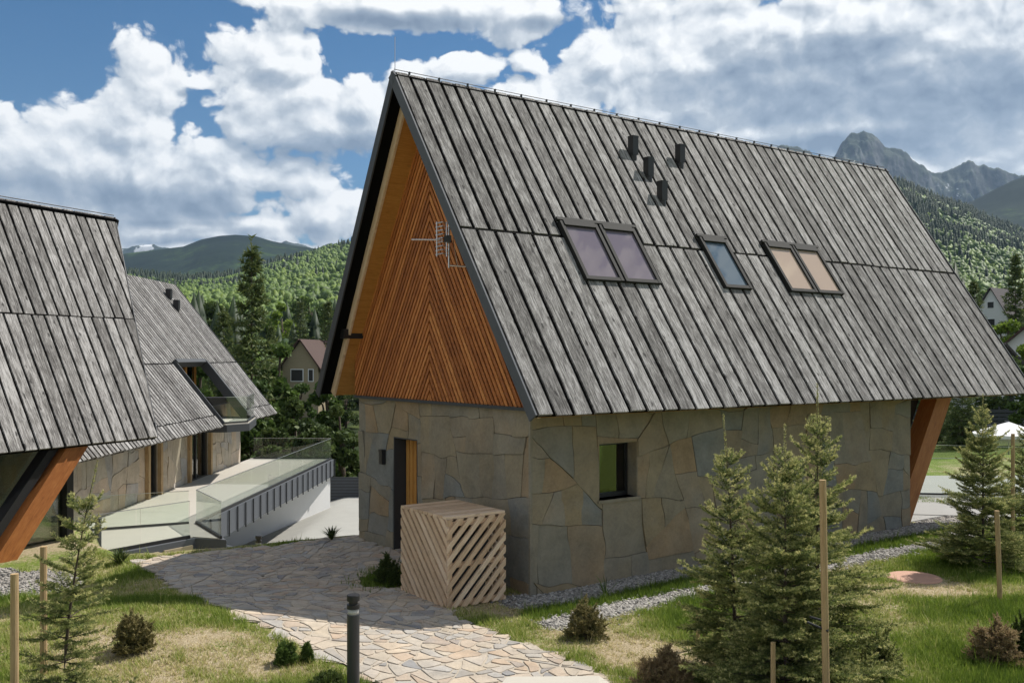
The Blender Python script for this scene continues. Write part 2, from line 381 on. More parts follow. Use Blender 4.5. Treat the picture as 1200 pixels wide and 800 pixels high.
def hill_mat():
    m, t, b = mat('hill_ground'); co = t.new('ShaderNodeTexCoord').outputs['Object']
    f = t.noise(co, .004, 8, .62); f2 = t.noise(co, .035, 6, .7)
    c = t.ramp(t.m('ADD', t.m('MULTIPLY', f, .65), t.m('MULTIPLY', f2, .35)), [(.36, (.012,.025,.012)), (.5, (.028,.05,.018)), (.6, (.06,.095,.022))])
    t.l.new(c, b.inputs['Base Color']); b.inputs['Roughness'].default_value = .95; b.inputs['Specular IOR Level'].default_value = .1
    return m
M['hill'] = hill_mat()
def darkhill_mat():
    m, t, b = mat('dark_forest_slope'); co = t.new('ShaderNodeTexCoord').outputs['Object']
    f = t.noise(co, .0016, 6, .6); f2 = t.noise(co, .03, 6, .7)
    c = t.ramp(t.m('ADD', t.m('MULTIPLY', f, .7), t.m('MULTIPLY', f2, .3)), [(.42, (.005,.012,.009)), (.53, (.011,.022,.011)), (.60, (.045,.08,.018))])
    t.l.new(c, b.inputs['Base Color']); b.inputs['Roughness'].default_value = .95; b.inputs['Specular IOR Level'].default_value = .1
    return m
M['darkhill'] = darkhill_mat()
def rock_mat(snow):
    m, t, b = mat('mountain_rock'); co = t.new('ShaderNodeTexCoord').outputs['Object']
    g = t.new('ShaderNodeNewGeometry'); s = t.new('ShaderNodeSeparateXYZ'); t.l.new(g.outputs['Normal'], s.inputs[0])
    z = t.new('ShaderNodeSeparateXYZ'); t.l.new(co, z.inputs[0])
    f = t.noise(co, .006, 8, .7); fs = t.noise(co, .0022, 4, .6)
    rock = t.ramp(f, [(.38, (.016,.018,.021)), (.5, (.055,.058,.062)), (.62, (.14,.14,.14))])
    veg = t.ramp(t.noise(co, .012, 6, .7), [(.3, (.02,.035,.018)), (.7, (.05,.075,.03))])
    lo = t.mr(t.m('ADD', z.outputs[2], t.m('MULTIPLY_ADD', f, 900, -450)), 650, 950)
    flat = t.mr(s.outputs[2], .42, .72)
    c = t.mix(lo, veg, rock); c = t.mix(t.m('MULTIPLY', flat, .55), c, veg)
    sn = t.m('MULTIPLY', t.mr(t.m('ADD', t.m('MULTIPLY', fs, .6), t.m('MULTIPLY', f, .4)), snow, snow+.03), t.mr(z.outputs[2], 900, 1150))
    c = t.mix(sn, c, (.85,.86,.88))
    t.l.new(c, b.inputs['Base Color']); b.inputs['Roughness'].default_value = .95; b.inputs['Specular IOR Level'].default_value = .1
    return m
M['rock'] = rock_mat(.56); M['rock_snow'] = rock_mat(.53)

def ground_mat():
    m, t, b = mat('meadow_soil'); co = t.new('ShaderNodeTexCoord').outputs['Object']
    gr = attr(t, 'green'); gv = attr(t, 'gravel'); far = attr(t, 'far')
    n1 = t.noise(co, 7, 6, .7); n2 = t.noise(co, 45, 4, .7); n3 = t.noise(co, 1.4, 4, .6); st = t.noise(t.vm('MULTIPLY', co, (60, 14, 10)), 1, 4, .7, 1.2); n4 = t.noise(co, 18, 5, .75)
    dry = t.ramp(t.m('ADD', t.m('MULTIPLY', n2, .45), t.m('MULTIPLY', st, .55)), [(.3, (.20,.15,.085)), (.48, (.40,.32,.20)), (.68, (.62,.54,.38))])
    green = t.ramp(t.m('ADD', t.m('MULTIPLY', n2, .5), t.m('MULTIPLY', n1, .5)), [(.32, (.07,.11,.018)), (.5, (.15,.21,.035)), (.7, (.27,.32,.07))])
    f = t.mr(t.m('ADD', gr, t.m('ADD', t.m('MULTIPLY_ADD', n4, 2.0, -1.0), t.m('MULTIPLY_ADD', n3, .9, -.45))), .3, .7)
    c = t.mix(f, dry, green)
    vg = t.vor(co, 30, 'F1', 1, 1); sv = t.new('ShaderNodeSeparateColor'); t.l.new(vg, sv.inputs[0])
    grav = t.ramp(sv.outputs[0], [(0, (.20,.19,.17)), (.5, (.38,.35,.31)), (1, (.60,.56,.50))])
    vd = t.vor(co, 30, 'DISTANCE_TO_EDGE'); grav = t.mix(t.mr(vd, .0, .1, 1, 0), grav, (.10,.09,.08))
    c = t.mix(t.mr(gv, .35, .65), c, grav)
    fc = t.ramp(t.noise(co, .25, 6, .65), [(.35, (.012,.02,.008)), (.5, (.026,.04,.012)), (.65, (.07,.09,.022))])  # far slope: dark vegetation, with its shade also put into the colour
    c = t.mix(far, c, fc)
    t.l.new(c, b.inputs['Base Color']); b.inputs['Roughness'].default_value = .95; b.inputs['Specular IOR Level'].default_value = .15
    bump(t, b, t.m('ADD', n2, st), .8, .03)
    return m
M['ground'] = ground_mat()

# ------------------------------------------------------------------ layout lines on the ground
PATH = [G(150,657), G(240,646.5), G(330,638), G(418,627)]
HC = np.array([.293, 14.87]); TH = math.atan2(F, 1542)            # angle of the long side
VV = np.array([math.cos(TH), math.sin(TH)]); UU = np.array([-math.sin(TH), math.cos(TH)])
def HL(x, y):   # house local -> world xy
    return tuple(HC+VV*x+UU*y)
PATH += [HL(-.05, 5.75), HL(-.05, 3.2), HL(-.30, 3.0), HL(-.45, 1.6), HL(-1.35, .6), HL(-1.6,-.1), G(548,727), G(600,748), G(655,768), G(705,790), G(722,806), G(700,900), G(560,960), G(470,930), G(452,830),
         G(430,800), G(400,782), G(372,768), G(330,748), G(288,728), G(250,711), G(222,700), G(185,678)]
PATH = np.array(PATH)
def inpoly(x, y, poly):
    x = np.asarray(x); y = np.asarray(y); ins = np.zeros(x.shape, bool); n = len(poly)
    for i in range(n):
        x1, y1 = poly[i]; x2, y2 = poly[(i+1) % n]
        c = ((y1 > y) != (y2 > y)) & (x < (x2-x1)*(y-y1)/(y2-y1+1e-12)+x1); ins ^= c
    return ins
def dseg(x, y, pts):
    d = np.full(np.shape(x), 1e9)
    for (a, b) in zip(pts[:-1], pts[1:]):
        ax, ay = a; bx, by = b; L = (bx-ax)**2+(by-ay)**2
        k = np.clip(((x-ax)*(bx-ax)+(y-ay)*(by-ay))/L, 0, 1)
        d = np.minimum(d, np.hypot(x-ax-k*(bx-ax), y-ay-k*(by-ay)))
    return d
STRIP = [HL(-.3,-.28), HL(5,-.28), HL(11.5,-.28)]
TRAIL = [G(650,732), G(720,714), G(800,697), G(900,677), G(1010,655), G(1110,635), G(1135,622)]
HOLE = np.array(G(452,678))
def masks(x, y):
    n = fbm(x*1.3, y*1.3, 3, 9); n2 = fbm(x*.35, y*.35, 3, 21)
    gravel = sstep(dseg(x, y, STRIP)+.25*(n-.5), .52, .30)
    gravel = np.maximum(gravel, sstep(dseg(x, y, TRAIL)+.3*(n-.5), .36, .16))
    gravel = np.maximum(gravel, sstep(np.hypot((x+9.5)/2.6, (y-15.3)/1.7)+.4*(n-.5), 1.0, .8))
    gravel = np.maximum(gravel, sstep(np.hypot(x-10.2, (y-22.4)/1.3)+.4*(n-.5), 1.6, 1.3))
    green = .44+1.6*(n2-.5)+.6*(n-.5)
    green = green+.75*sstep(dseg(x, y, [HL(-.5,-.95), HL(4,-1.0), HL(11,-1.0)]), .5, .2)         # fresh strip beside the gravel
    green = green+.55*sstep(x, 2.6, 4.2)*sstep(y, 15.5, 11)+.25*sstep(x, 4, 6)                                    # lusher lawn at the right
    green = green-.38*sstep(np.hypot((x+3.6)/1.9, (y-10.6)/1.3), 1, .5)-.55*sstep(np.hypot((x-1.9)/1.2, (y-11.9)/.8), 1, .4)
    green = green-.4*sstep(np.hypot((x-7)/3, (y-15.2)/.6), 1, .5)
    green = green+.5*sstep(np.hypot((x+4.9)/1.2, (y-13.2)/.5), 1.2, .4)
    return np.clip(gravel, 0, 1), np.clip(green, 0, 1)

# ------------------------------------------------------------------ ground sheet
def axis(fine0, fine1, step, lo, hi, g=1.16):
    a = list(np.arange(fine0, fine1, step)); s = step; x = a[-1]
    while x < hi: s *= g; x += s; a.append(x)
    s = step; x = a[0]; b = []
    while x > lo: s *= g; x -= s; b.append(x)
    return np.array(b[::-1]+a)
gx = axis(-13, 13, .11, -12000, 12000); gy = axis(5, 23.5, .11, -60, 12000)
X, Y = np.meshgrid(gx, gy); Zg = zt(X, Y)
gvl, grn = masks(X, Y)
inp = inpoly(X, Y, PATH)
Zg = Zg + np.where((Y < 24) & ~inp, .018*fbm(X*7, Y*7, 2, 3)-.009, 0)
Zg = Zg-.015*inp
far = sstep(Y, 30, 60)
ny, nx = X.shape; idx = np.arange(ny*nx).reshape(ny, nx)
Fq = np.stack([idx[:-1,:-1], idx[:-1,1:], idx[1:,1:], idx[1:,:-1]], -1).reshape(-1, 4)
g = npmesh('ground', np.stack([X, Y, Zg], -1).reshape(-1, 3), Fq, mat=M['ground'], smooth=True,
           attrs={'green': grn.ravel(), 'gravel': gvl.ravel(), 'far': far.ravel()})
g['kind'] = 'structure'

# ------------------------------------------------------------------ Voronoi stones
def clip_poly(poly, n, c):
    out = []; k = len(poly)
    for i in range(k):
        a = poly[i]; b = poly[(i+1) % k]; da = n[0]*a[0]+n[1]*a[1]-c; db = n[0]*b[0]+n[1]*b[1]-c
        if da <= 0: out.append(a)
        if (da < 0 < db) or (db < 0 < da):
            q = da/(da-db); out.append((a[0]+(b[0]-a[0])*q, a[1]+(b[1]-a[1])*q))
    return out
def voronoi(pts, bounds, gap=0., rng=None):
    """cells (convex, inset by gap/2) of jittered points"""
    cells = []; P = np.array(pts)
    for i, p in enumerate(P):
        d = np.hypot(*(P-p).T); o = np.argsort(d)[1:22]
        poly = [(bounds[0], bounds[2]), (bounds[1], bounds[2]), (bounds[1], bounds[3]), (bounds[0], bounds[3])]
        for j in o:
            n = (P[j]-p)/d[j]; c = float(n@((P[j]+p)/2))-gap/2
            poly = clip_poly(poly, n, c)
            if len(poly) < 3: break
        if len(poly) >= 3: cells.append((i, poly))
    return cells
def dense(poly, step):
    o = []
    for i in range(len(poly)):
        a = np.array(poly[i]); b = np.array(poly[(i+1) % len(poly)]); n = max(1, int(np.hypot(*(b-a))/step))
        o += [tuple(a+(b-a)*k/n) for k in range(n)]
    return o
def area(p): return .5*abs(sum(p[i][0]*p[(i+1) % len(p)][1]-p[(i+1) % len(p)][0]*p[i][1] for i in range(len(p))))

def split_poly(poly, target, rg, dev=.38, square=False):
    """angular slabs: keep cutting a polygon with random lines"""
    todo = [poly]; out = []
    while todo:
        p = todo.pop(); a = area(p)
        if a < 1e-4: continue
        if a < target*rg.uniform(.45, 1.9): out.append(p); continue
        P_ = np.array(p); c = P_.mean(0); q = P_-c; ev, vec = np.linalg.eigh(q.T@q)
        ax = vec[:, 1]; th = math.atan2(ax[1], ax[0])+rg.normal(0, dev)        # cut across the long axis
        if square: th = round(th/(math.pi/2))*math.pi/2+rg.normal(0, .17)*(1 if rg.random() < .8 else 2.6)
        n = np.array([math.cos(th), math.sin(th)]); k = float(n@(c+q.std(0)*rg.normal(0, .25, 2)))
        A_ = clip_poly(p, (n[0], n[1]), k); B_ = clip_poly(p, (-n[0], -n[1]), -k)
        for x_ in (A_, B_):
            if len(x_) >= 3: todo.append(x_)
    return out
def inset(poly, g):
    out = poly; n = len(poly)
    s_ = sum(poly[i][0]*poly[(i+1) % n][1]-poly[(i+1) % n][0]*poly[i][1] for i in range(n))
    for i in range(n):
        a = np.array(poly[i]); b = np.array(poly[(i+1) % n]); d = b-a; L = np.hypot(*d)
        if L < 1e-6: continue
        nn = np.array([d[1], -d[0]])/L*(1 if s_ > 0 else -1); out = clip_poly(out, (nn[0], nn[1]), float(nn@a)-g)
        if len(out) < 3: return []
    return out

def chaikin(p, k=.15):
    o = []
    for i in range(len(p)):
        a = np.array(p[i]); b = np.array(p[(i+1) % len(p)]); L = np.hypot(*(b-a)); q = min(k, .03/max(L,1e-6)); o += [tuple(a+(b-a)*q), tuple(a+(b-a)*(1-q))]
    return o
# flagstone path
rng = np.random.default_rng(4)
pts = []
x0, y0 = PATH.min(0); x1, y1 = PATH.max(0)
y0 = max(y0, 7.5)
mb = MB(); mm = MB()
def warp(p, a=.035, k=6):
    return (p[0]+a*(float(vnoise(p[0]*k, p[1]*k, 1))-.5)*2, p[1]+a*(float(vnoise(p[0]*k+9, p[1]*k, 2))-.5)*2)
cells = split_poly([(x0-1,y0-1),(x1+1,y0-1),(x1+1,y1+1),(x0-1,y1+1)],   .058, rng, .32)
for i, cell in enumerate(cells):
    poly = inset(cell, .012)
    if len(poly) < 3: continue
    poly = chaikin(poly)
    c = np.mean(cell, 0)
    if not inpoly(c[0], c[1], PATH) or area(poly) < .004: continue
    if np.hypot((c[0]-HOLE[0])/.42, (c[1]-HOLE[1])/.75) < 1: continue
    big = [(c[0]+(q[0]-c[0])*1.06, c[1]+(q[1]-c[1])*1.06) for q in cell]
    mm.poly([(q[0], q[1], gz(*q)+.004+.001*(i % 3)) for q in big], .5)
    r = rng.random(); dz = rng.normal(0, .003)
    tl = rng.normal(0, .008, 2)
    pp = [warp(q) for q in dense(poly, .08)]
    zz = [gz(*q)+.013+dz*.7+tl[0]*(q[0]-c[0])+tl[1]*(q[1]-c[1]) for q in pp]
    ins = [(c[0]+(q[0]-c[0])*.965, c[1]+(q[1]-c[1])*.965) for q in pp]; zi = [z_+.003 for z_ in zz]
    mb.poly([(q[0], q[1], z_) for q, z_ in zip(ins, zi)], r)
    n = len(pp)
    for k in range(n):
        k2 = (k+1) % n; a, b = pp[k], pp[k2]
        mb.poly([(a[0],a[1],zz[k]), (b[0],b[1],zz[k2]), (ins[k2][0],ins[k2][1],zi[k2]), (ins[k][0],ins[k][1],zi[k])], r)
        mb.poly([(a[0],a[1],zz[k]-.04), (b[0],b[1],zz[k2]-.04), (b[0],b[1],zz[k2]), (a[0],a[1],zz[k])], r)
po = mb.build('path', M['flag']); po['kind'] = 'structure'
pm = mm.build('path_bed', M['mortar']); pm['kind'] = 'structure'

# ------------------------------------------------------------------ stone clad wall faces
def stone_face(mb, O, A, B, wdt, hgt, size, holes=(), seed=1, thick=.03, gap=.008, base_z=0):
    """irregular slabs on the plane O + a*A + b*B, outward normal A x B (slabs stand thick proud)"""
    O, A, B = Vector(O), Vector(A), Vector(B); Nn = A.cross(B); rg = np.random.default_rng(seed)
    xs = sorted({0, wdt, *[h[0] for h in holes], *[h[1] for h in holes]}); ys = sorted({0, hgt, *[h[2] for h in holes], *[h[3] for h in holes]})
    rects = []
    for i in range(len(xs)-1):
        for j in range(len(ys)-1):
            cx, cy = (xs[i]+xs[i+1])/2, (ys[j]+ys[j+1])/2
            if any(h[0] < cx < h[1] and h[2] < cy < h[3] for h in holes): continue
            rects.append((xs[i], xs[i+1], ys[j], ys[j+1]))
    def wp(p):
        e = min([abs(p[0]-v) for v in xs]+[abs(p[1]-v) for v in ys]); k = min(1, e/.12)
        return (p[0]+.05*k*(float(vnoise(p[0]*3.1+seed, p[1]*3.1, 1))-.5)*2, p[1]+.05*k*(float(vnoise(p[0]*3.1+9, p[1]*3.1+seed, 2))-.5)*2)
    for i, cell in enumerate(split_poly([(-.2,-.3),(wdt+.3,-.1),(wdt+.2,hgt+.2),(-.3,hgt+.4)], size*size*1.1, rg, .24, True)):
        poly = inset(cell, gap/2)
        if len(poly) < 3: continue
        r = rg.random(); dz = rg.uniform(0, .016); tl = rg.normal(0, .022, 2); cc = np.mean(poly, 0)
        for (a0, a1, b0, b1) in rects:
            q = poly
            for n, c in (((-1,0),-a0), ((1,0),a1), ((0,-1),-b0), ((0,1),b1)):
                q = clip_poly(q, n, c)
                if len(q) < 3: break
            if len(q) < 3 or area(q) < 1e-5: continue
            pp = [wp(u_) for u_ in dense(q, .1)]
            fr = [O+A*u_[0]+B*u_[1]+Nn*max(.006, thick+dz+float(tl[0]*(u_[0]-cc[0])+tl[1]*(u_[1]-cc[1]))) for u_ in pp]; bk = [O+A*u_[0]+B*u_[1] for u_ in pp]
            mb.poly(fr, r)
            for k in range(len(pp)):
                k2 = (k+1) % len(pp); mb.poly([bk[k], bk[k2], fr[k2], fr[k]], r)

# ------------------------------------------------------------------ roof slope of long boards
def slope_normal(R0, R1, E0):
    n = (R1-R0).cross(R0-E0); n.normalize()
    if n.z < 0: n = -n
    return n
def roof_slope(parent, R0, R1, E0, E1, courses, rg, holes=(), name='roof_boards', gap=.078, under=.10, lift=.0, outline=None, cut=None):
    R0, R1, E0, E1 = map(Vector, (R0, R1, E0, E1)); N = slope_normal(R0, R1, E0)
    def P(t_, w_, h=0.): return (R0.lerp(R1, t_)).lerp(E0.lerp(E1, t_), w_)+N*h
    SL = (R0-E0).length; mb = MB()
    for (wa, wb, n, h0, joint) in courses:
        L = (R1-R0).length; ed = [0]
        for i in range(n): ed.append(ed[-1]+rg.uniform(.9, 1.1))
        ed = np.array(ed)/ed[-1]
        for i in range(n):
            r = float(rg.random()); ta, tb = ed[i], ed[i+1]; g_ = gap/L
            rects = [(ta+g_/2, tb-g_/2, wa, wb+float(rg.normal(0,.0012)))]
            for (ha, hb, va, vb) in holes:
                nr = []
                for (a, b, c, d) in rects:
                    if b <= ha or a >= hb or d <= va or c >= vb: nr.append((a,b,c,d)); continue
                    if c < va: nr.append((a,b,c,va))
                    if d > vb: nr.append((a,b,vb,d))
                    if a < ha: nr.append((a,ha,max(c,va),min(d,vb)))
                    if b > hb: nr.append((hb,b,max(c,va),min(d,vb)))
                rects = nr
            hh = h0+float(rg.uniform(0,.008))
            for (a, b, c, d) in rects:
                if (b-a)*L < .02: continue
                if cut:
                    pl_ = clip_poly([(a,d),(b,d),(b,c),(a,c)], cut[0], cut[1])
                    if len(pl_) < 3: continue
                    tp_ = [P(x_, y_, hh) for x_, y_ in pl_]; bt_ = [P(x_, y_, -.02) for x_, y_ in pl_]; uq = [(r*37+(x_-a)*L, y_*SL+r*91) for x_, y_ in pl_]
                    mb.poly(tp_, r, uq); mb.poly(bt_[::-1], r, uq[::-1])
                    for k_ in range(len(pl_)): k2_ = (k_+1) % len(pl_); mb.poly([bt_[k_], bt_[k2_], tp_[k2_], tp_[k_]], r, [uq[k_], uq[k2_], uq[k2_], uq[k_]])
                    continue
                bot = [P(a,d,-.02), P(b,d,-.02), P(b,c,-.02), P(a,c,-.02)]; top = [P(a,d,hh), P(b,d,hh), P(b,c,hh), P(a,c,hh)]
                uv = [(r*37+(q-a)*L, s_*SL+r*91) for (q, s_) in ((a,d),(b,d),(b,c),(a,c))]*2
                mb.hexa(bot+top, r, uv)
    o = mb.build(name, M['roof'], parent)
    ub = MB(); hs_ = -.012
    # dark membrane under the boards, cut where rectangles are left open to the sky (outline holes)
    ws = sorted({0.0, 1.0, *[v for h in (outline or []) for v in h[2:]]}); ts = sorted({.001, .999, *[v for h in (outline or []) for v in h[:2]]})
    for i in range(len(ts)-1):
        for j in range(len(ws)-1):
            ct, cw = (ts[i]+ts[i+1])/2, (ws[j]+ws[j+1])/2
            if any(h[0] < ct < h[1] and h[2] < cw < h[3] for h in (outline or [])): continue
            if cut:
                pl_ = clip_poly([(0,.999),(.9985,.999),(.9985,.001),(0,.001)], cut[0], cut[1]-.002); tp_ = [P(x_, y_, hs_) for x_, y_ in pl_]; bt_ = [P(x_, y_, -under) for x_, y_ in pl_]
                ub.poly(tp_); ub.poly(bt_[::-1])
                for k_ in range(len(pl_)): k2_ = (k_+1) % len(pl_); ub.poly([bt_[k_], bt_[k2_], tp_[k2_], tp_[k_]])
                continue
            a, b, c, d = ts[i], ts[i+1], ws[j]+(.0 if j else .001), ws[j+1]-(.004 if j == len(ws)-2 else 0)
            ub.hexa([P(a,d,-under), P(b,d,-under), P(b,c,-under), P(a,c,-under), P(a,d,hs_), P(b,d,hs_), P(b,c,hs_), P(a,c,hs_)])
    ub.build('roof_underlay', M['under'], parent)
    return P, N

# ================================================================== MAIN HOUSE
H = empty('house', (HC[0], HC[1], 0), TH)
tag(H, 'stone walled house with steep grey board roof and orange slatted gable, nearest the camera', 'house')
Hm = Matrix.Translation((HC[0], HC[1], 0)) @ Matrix.Rotation(TH, 4, 'Z'); Hi = Hm.inverted()
WID, LEN, WH = 5.8, 10.42, 3.0
RY, RZ = 2.9, 8.71; EYo, EZ = -.913, 2.86
R0 = Vector((-.82, RY, RZ)); R1 = Vector((14.0, RY, RZ)); E0 = Vector((-.58, EYo, EZ)); E1 = Vector((14.12, EYo, EZ))
Bk0 = Vector((-.58, WID-EYo-.12, EZ+.1)); Bk1 = Vector((14.12, WID-EYo-.12, EZ+.1))
rg = np.random.default_rng(11)
# pixel on the roof plane -> (t, w)
Nl = slope_normal(R0, R1, E0)
def roof_tw(px, py):
    d = Hi.to_3x3() @ Vector(((px-CX)/F, 1, (HY-py)/F)); o = Hi @ Vector((0,0,CZ))
    k = (R0-o).dot(Nl)/d.dot(Nl); p = o+d*k
    w_ = (p-R0).dot(((E0-R0)-(R1-R0).normalized()*((E0-R0).dot((R1-R0).normalized()))).normalized())/((E0-R0)-(R1-R0).normalized()*((E0-R0).dot((R1-R0).normalized()))).length
    xa = R0.x+(E0.x-R0.x)*w_; xb = R1.x+(E1.x-R1.x)*w_
    return (p.x-xa)/(xb-xa), w_
WINS = []
for quad, mt, n in (([(652,262),(740.5,269.5),(773.5,335),(683.5,329.5)], 'glz1', 2), ([(814,280),(847,283),(881.5,341.5),(848.5,338.5)], 'glz2', 1), ([(889,286),(953.5,293.5),(989.5,346.6),(926.5,343.6)], 'glz3', 2)):
    q = [roof_tw(*p) for p in quad]
    WINS.append(((q[0][0]+q[3][0])/2, (q[1][0]+q[2][0])/2, (q[0][1]+q[1][1])/2, (q[2][1]+q[3][1])/2, mt, n))
holes = [w_[:4] for w_ in WINS]
P3, N3 = roof_slope(H, R0, R1, E0, E1, [(.0, .4955, 47, .012, 0), (.5045, 1.0, 41, .016, 0)], rg, holes, under=.09)
roof_slope(H, R1, R0, Bk1, Bk0, [(.0, .497, 47, .022, 0), (.503, 1.0, 41, .028, 0)], rg, under=.09)
SLm = (R0-E0).length; LM = 14.8
# flashing strip in the course joint, ridge cap
mb = MB(); mb.beam(P3(.001,.5,-.004), P3(.999,.5,-.004), .03, .012, up=N3); mb.build('course_joint', M['under'], H)
mb = MB(); mb.tube([R0+Vector((0,0,.05)), R1+Vector((0,0,.05))], .007, 6)
for i in range(24):
    p = R0.lerp(R1, (i+.5)/24); mb.box(p.x-.012, p.x+.012, p.y-.02, p.y+.02, p.z+.0, p.z+.055)
mb.build('ridge_wire', M['anth'], H)
# verge trims (grey sheet) at both gables
for (a, b, sx) in ((R0, E0, -1), (R0, Bk0, -1), (R1, E1, 1), (R1, Bk1, 1)):
    mb = MB(); off = Vector((sx*.012, 0, 0)); dn = slope_normal(R0, R1, E0) if b in (E0, E1) else slope_normal(R1, R0, Bk1)
    p = [a+off, a+off-dn*.15, b+off-dn*.15, b+off]
    o2 = Vector((sx*.03, 0, 0)); ra = [q+dn*.035 if i in (0,3) else q for i, q in enumerate(p)]
    mb.hexa([ra[0], ra[1], ra[2], ra[3], ra[0]+o2, ra[1]+o2, ra[2]+o2, ra[3]+o2]); mb.build('verge_trim', M['grey_metal'] if b is E0 else M['anth'], H)
# inner soffit box: light edge rafters and orange soffit
def offset_slope(a, dn, k): return a-dn*k
for (e0, e1, dn, nm) in ((E0, E1, Nl, 'f'), (Bk0, Bk1, slope_normal(R1, R0, Bk1), 'b')):
    a0 = R0+Vector((.28,0,0)); a1 = R1-Vector((.28,0,0)); b0 = e0+Vector((.28,0,0)); b1 = e1-Vector((.28,0,0))
    b0 = a0.lerp(b0, .985); b1 = a1.lerp(b1, .985); q0 = a0.lerp(b0, .055); q1 = a1.lerp(b1, .055)
    mb = MB(); L = (a0-b0).length
    pts = [offset_slope(b0,dn,.24), offset_slope(b1,dn,.24), offset_slope(q1,dn,.24), offset_slope(q0,dn,.24), offset_slope(b0,dn,.095), offset_slope(b1,dn,.095), offset_slope(q1,dn,.095), offset_slope(q0,dn,.095)]
    uv = [(0,0),(0,14),(L,14),(L,0)]*2
    mb.hexa(pts, .5, uv); mb.build('soffit', M['soffit'], H)
    for (p, q, s) in ((q0, b0, -1), (q1, b1, 1)):
        mb = MB(); c = [p-dn*.10, p-dn*.26, q-dn*.26, q-dn*.10]; o1 = Vector((s*.004,0,0)); o2 = Vector((s*.05,0,0))
        mb.hexa([x_+o1 for x_ in c]+[x_+o2 for x_ in c], .7, [(0,0),(.2,0),(.2,5),(0,5)]*2); mb.build('barge_board', M['pale_wood'], H)
# black purlin ends under the verge
for (y0, z0) in ((5.62, 4.18), (.18, 4.18)):
    mb = MB(); mb.box(-.50, .0, y0-.10, y0+.10, z0-.10, z0+.09); mb.build('purlin_end', M['black'], H)
# masonry core (behind the slabs) with door and window openings
DO = (3.44, 4.35, 0, 2.18); WO = (1.37, 2.25, 1.36, 2.30)
T = .30
def wall_core():
    mb = MB(); g = .0
    # gable wall x in [0,T], split round the door
    for (a, b, c, d) in ((0, DO[0], -3.5, WH), (DO[1], WID, -3.5, WH), (DO[0], DO[1], DO[3], WH), (DO[0], DO[1], -3.5, -.0)): mb.box(.0, T, a, b, c, d)
    for (a, b, c, d) in ((T, WO[0], -3.5, WH), (WO[1], LEN, -3.5, WH), (WO[0], WO[1], WO[3], WH), (WO[0], WO[1], -3.5, WO[2])): mb.box(a, b, 0, T, c, d)
    mb.box(T, LEN, WID-T, WID, -3.5, WH); mb.box(T, LEN, T, WID-T, 2.9, 2.96); 
    mb.box(LEN-T, LEN, T, .9, -3.5, WH); mb.box(LEN-T, LEN, WID-.9, WID-T, -3.5, WH)
    mb.build('wall', M['joint'], H)
wall_core()
mb = MB()
stone_face(mb, (0, WID, -.4), (0,-1,0), (0,0,1), WID, WH+.4, .62, [(WID-DO[1], WID-DO[0], .4, DO[3]+.4)], 3)
mb.build('gable_stone_cladding', M['stone'], H)
mb = MB()
stone_face(mb, (0, 0, -.4), (1,0,0), (0,0,1), LEN, WH+.4, .68, [(WO[0], WO[1], WO[2]+.4, WO[3]+.4)], 5)
mb.build('side_stone_cladding', M['stone'], H)
mb = MB(); mb.box(-.045, -.0, -.045, .0, -.4, WH, .3); mb.build('stone_quoin', M['stone'], H)
mb = MB(); stone_face(mb, (LEN, 0, -.4), (0,1,0), (0,0,1), .9, WH+.4, .5, (), 8); mb.build('end_stone_cladding', M['stone'], H)
mb = MB(); mb.box(LEN-.2, LEN-.12, .9, WID-.9, 0, WH); mb.build('end_glazing', M['pane'], H)
# door
D = empty('door'); D.parent = H
mb = MB(); mb.box(.24, .285, DO[0]+.02, DO[1]-.02, .0, DO[3]-.03)
mb.build('door_leaf', M['soffit'], D)
mb = MB()
for k in range(6): mb.box(.225, .239, DO[0]+.06+k*.14, DO[0]+.17+k*.14, .03, DO[3]-.06, k*.17 % 1)
mb.build('door_boards', M['soffit'], D)
mb = MB(); mb.box(-.03, .22, DO[1]-.025, DO[1]-.003, .0, DO[3]); mb.box(-.03, .22, DO[0]+.003, DO[0]+.025, 0, DO[3]); mb.box(-.03, .22, DO[0]+.026, DO[1]-.026, DO[3]-.024, DO[3]-.002)
mb.build('door_frame', M['anth'], D)
mb = MB(); mb.box(-.02, .24, DO[0]+.03, DO[1]-.03, -.02, .015); mb.build('doorstep', M['flag'], D)
mb = MB(); mb.tube([(.19, DO[0]+.14, .85), (.19, DO[0]+.14, 1.25)], .012); mb.build('door_handle', M['steel'], D)
# wall lamp by the door
mb = MB(); mb.box(-.13, -.046, 4.64, 4.76, 1.62, 1.90); mb.box(-.138, -.05, 4.635, 4.765, 1.86, 1.905); mb.build('wall_lamp', M['black'], H)
# side window
Wn = empty('window'); Wn.parent = H
a, b, c, d = WO
mb = MB(); f_ = .07; dd = .20
for (p, q, r_, s) in ((a, a+f_, c, d), (b-f_, b, c, d), (a+f_, b-f_, c, c+f_), (a+f_, b-f_, d-f_, d)): mb.box(p, q, dd, dd+.07, r_, s)
mb.build('window_frame', M['black'], Wn)
mb = MB(); mb.box(a+f_, b-f_, dd+.03, dd+.04, c+f_, d-f_); mb.build('window_pane', M['pane'], Wn)
mb = MB(); mb.box(a-.03, b+.03, -.075, dd, c-.05, c+.0, .3); mb.build('window_sill', M['stone'], Wn)
mb = MB(); mb.box(a, a+.02, -.028, dd, c, d, .5); mb.box(b-.02, b, -.028, dd, c, d, .5); mb.box(a+.02, b-.02, -.028, dd, d-.02, d, .5); mb.build('window_reveal', M['stone'], Wn)
mb = MB(); mb.box(.6, 6.5, 1.6, 1.64, .2, 2.8); mb.build('dark_room_sheet', M['interior'], Wn)  # added dark sheet, stands in for the unlit room behind the pane
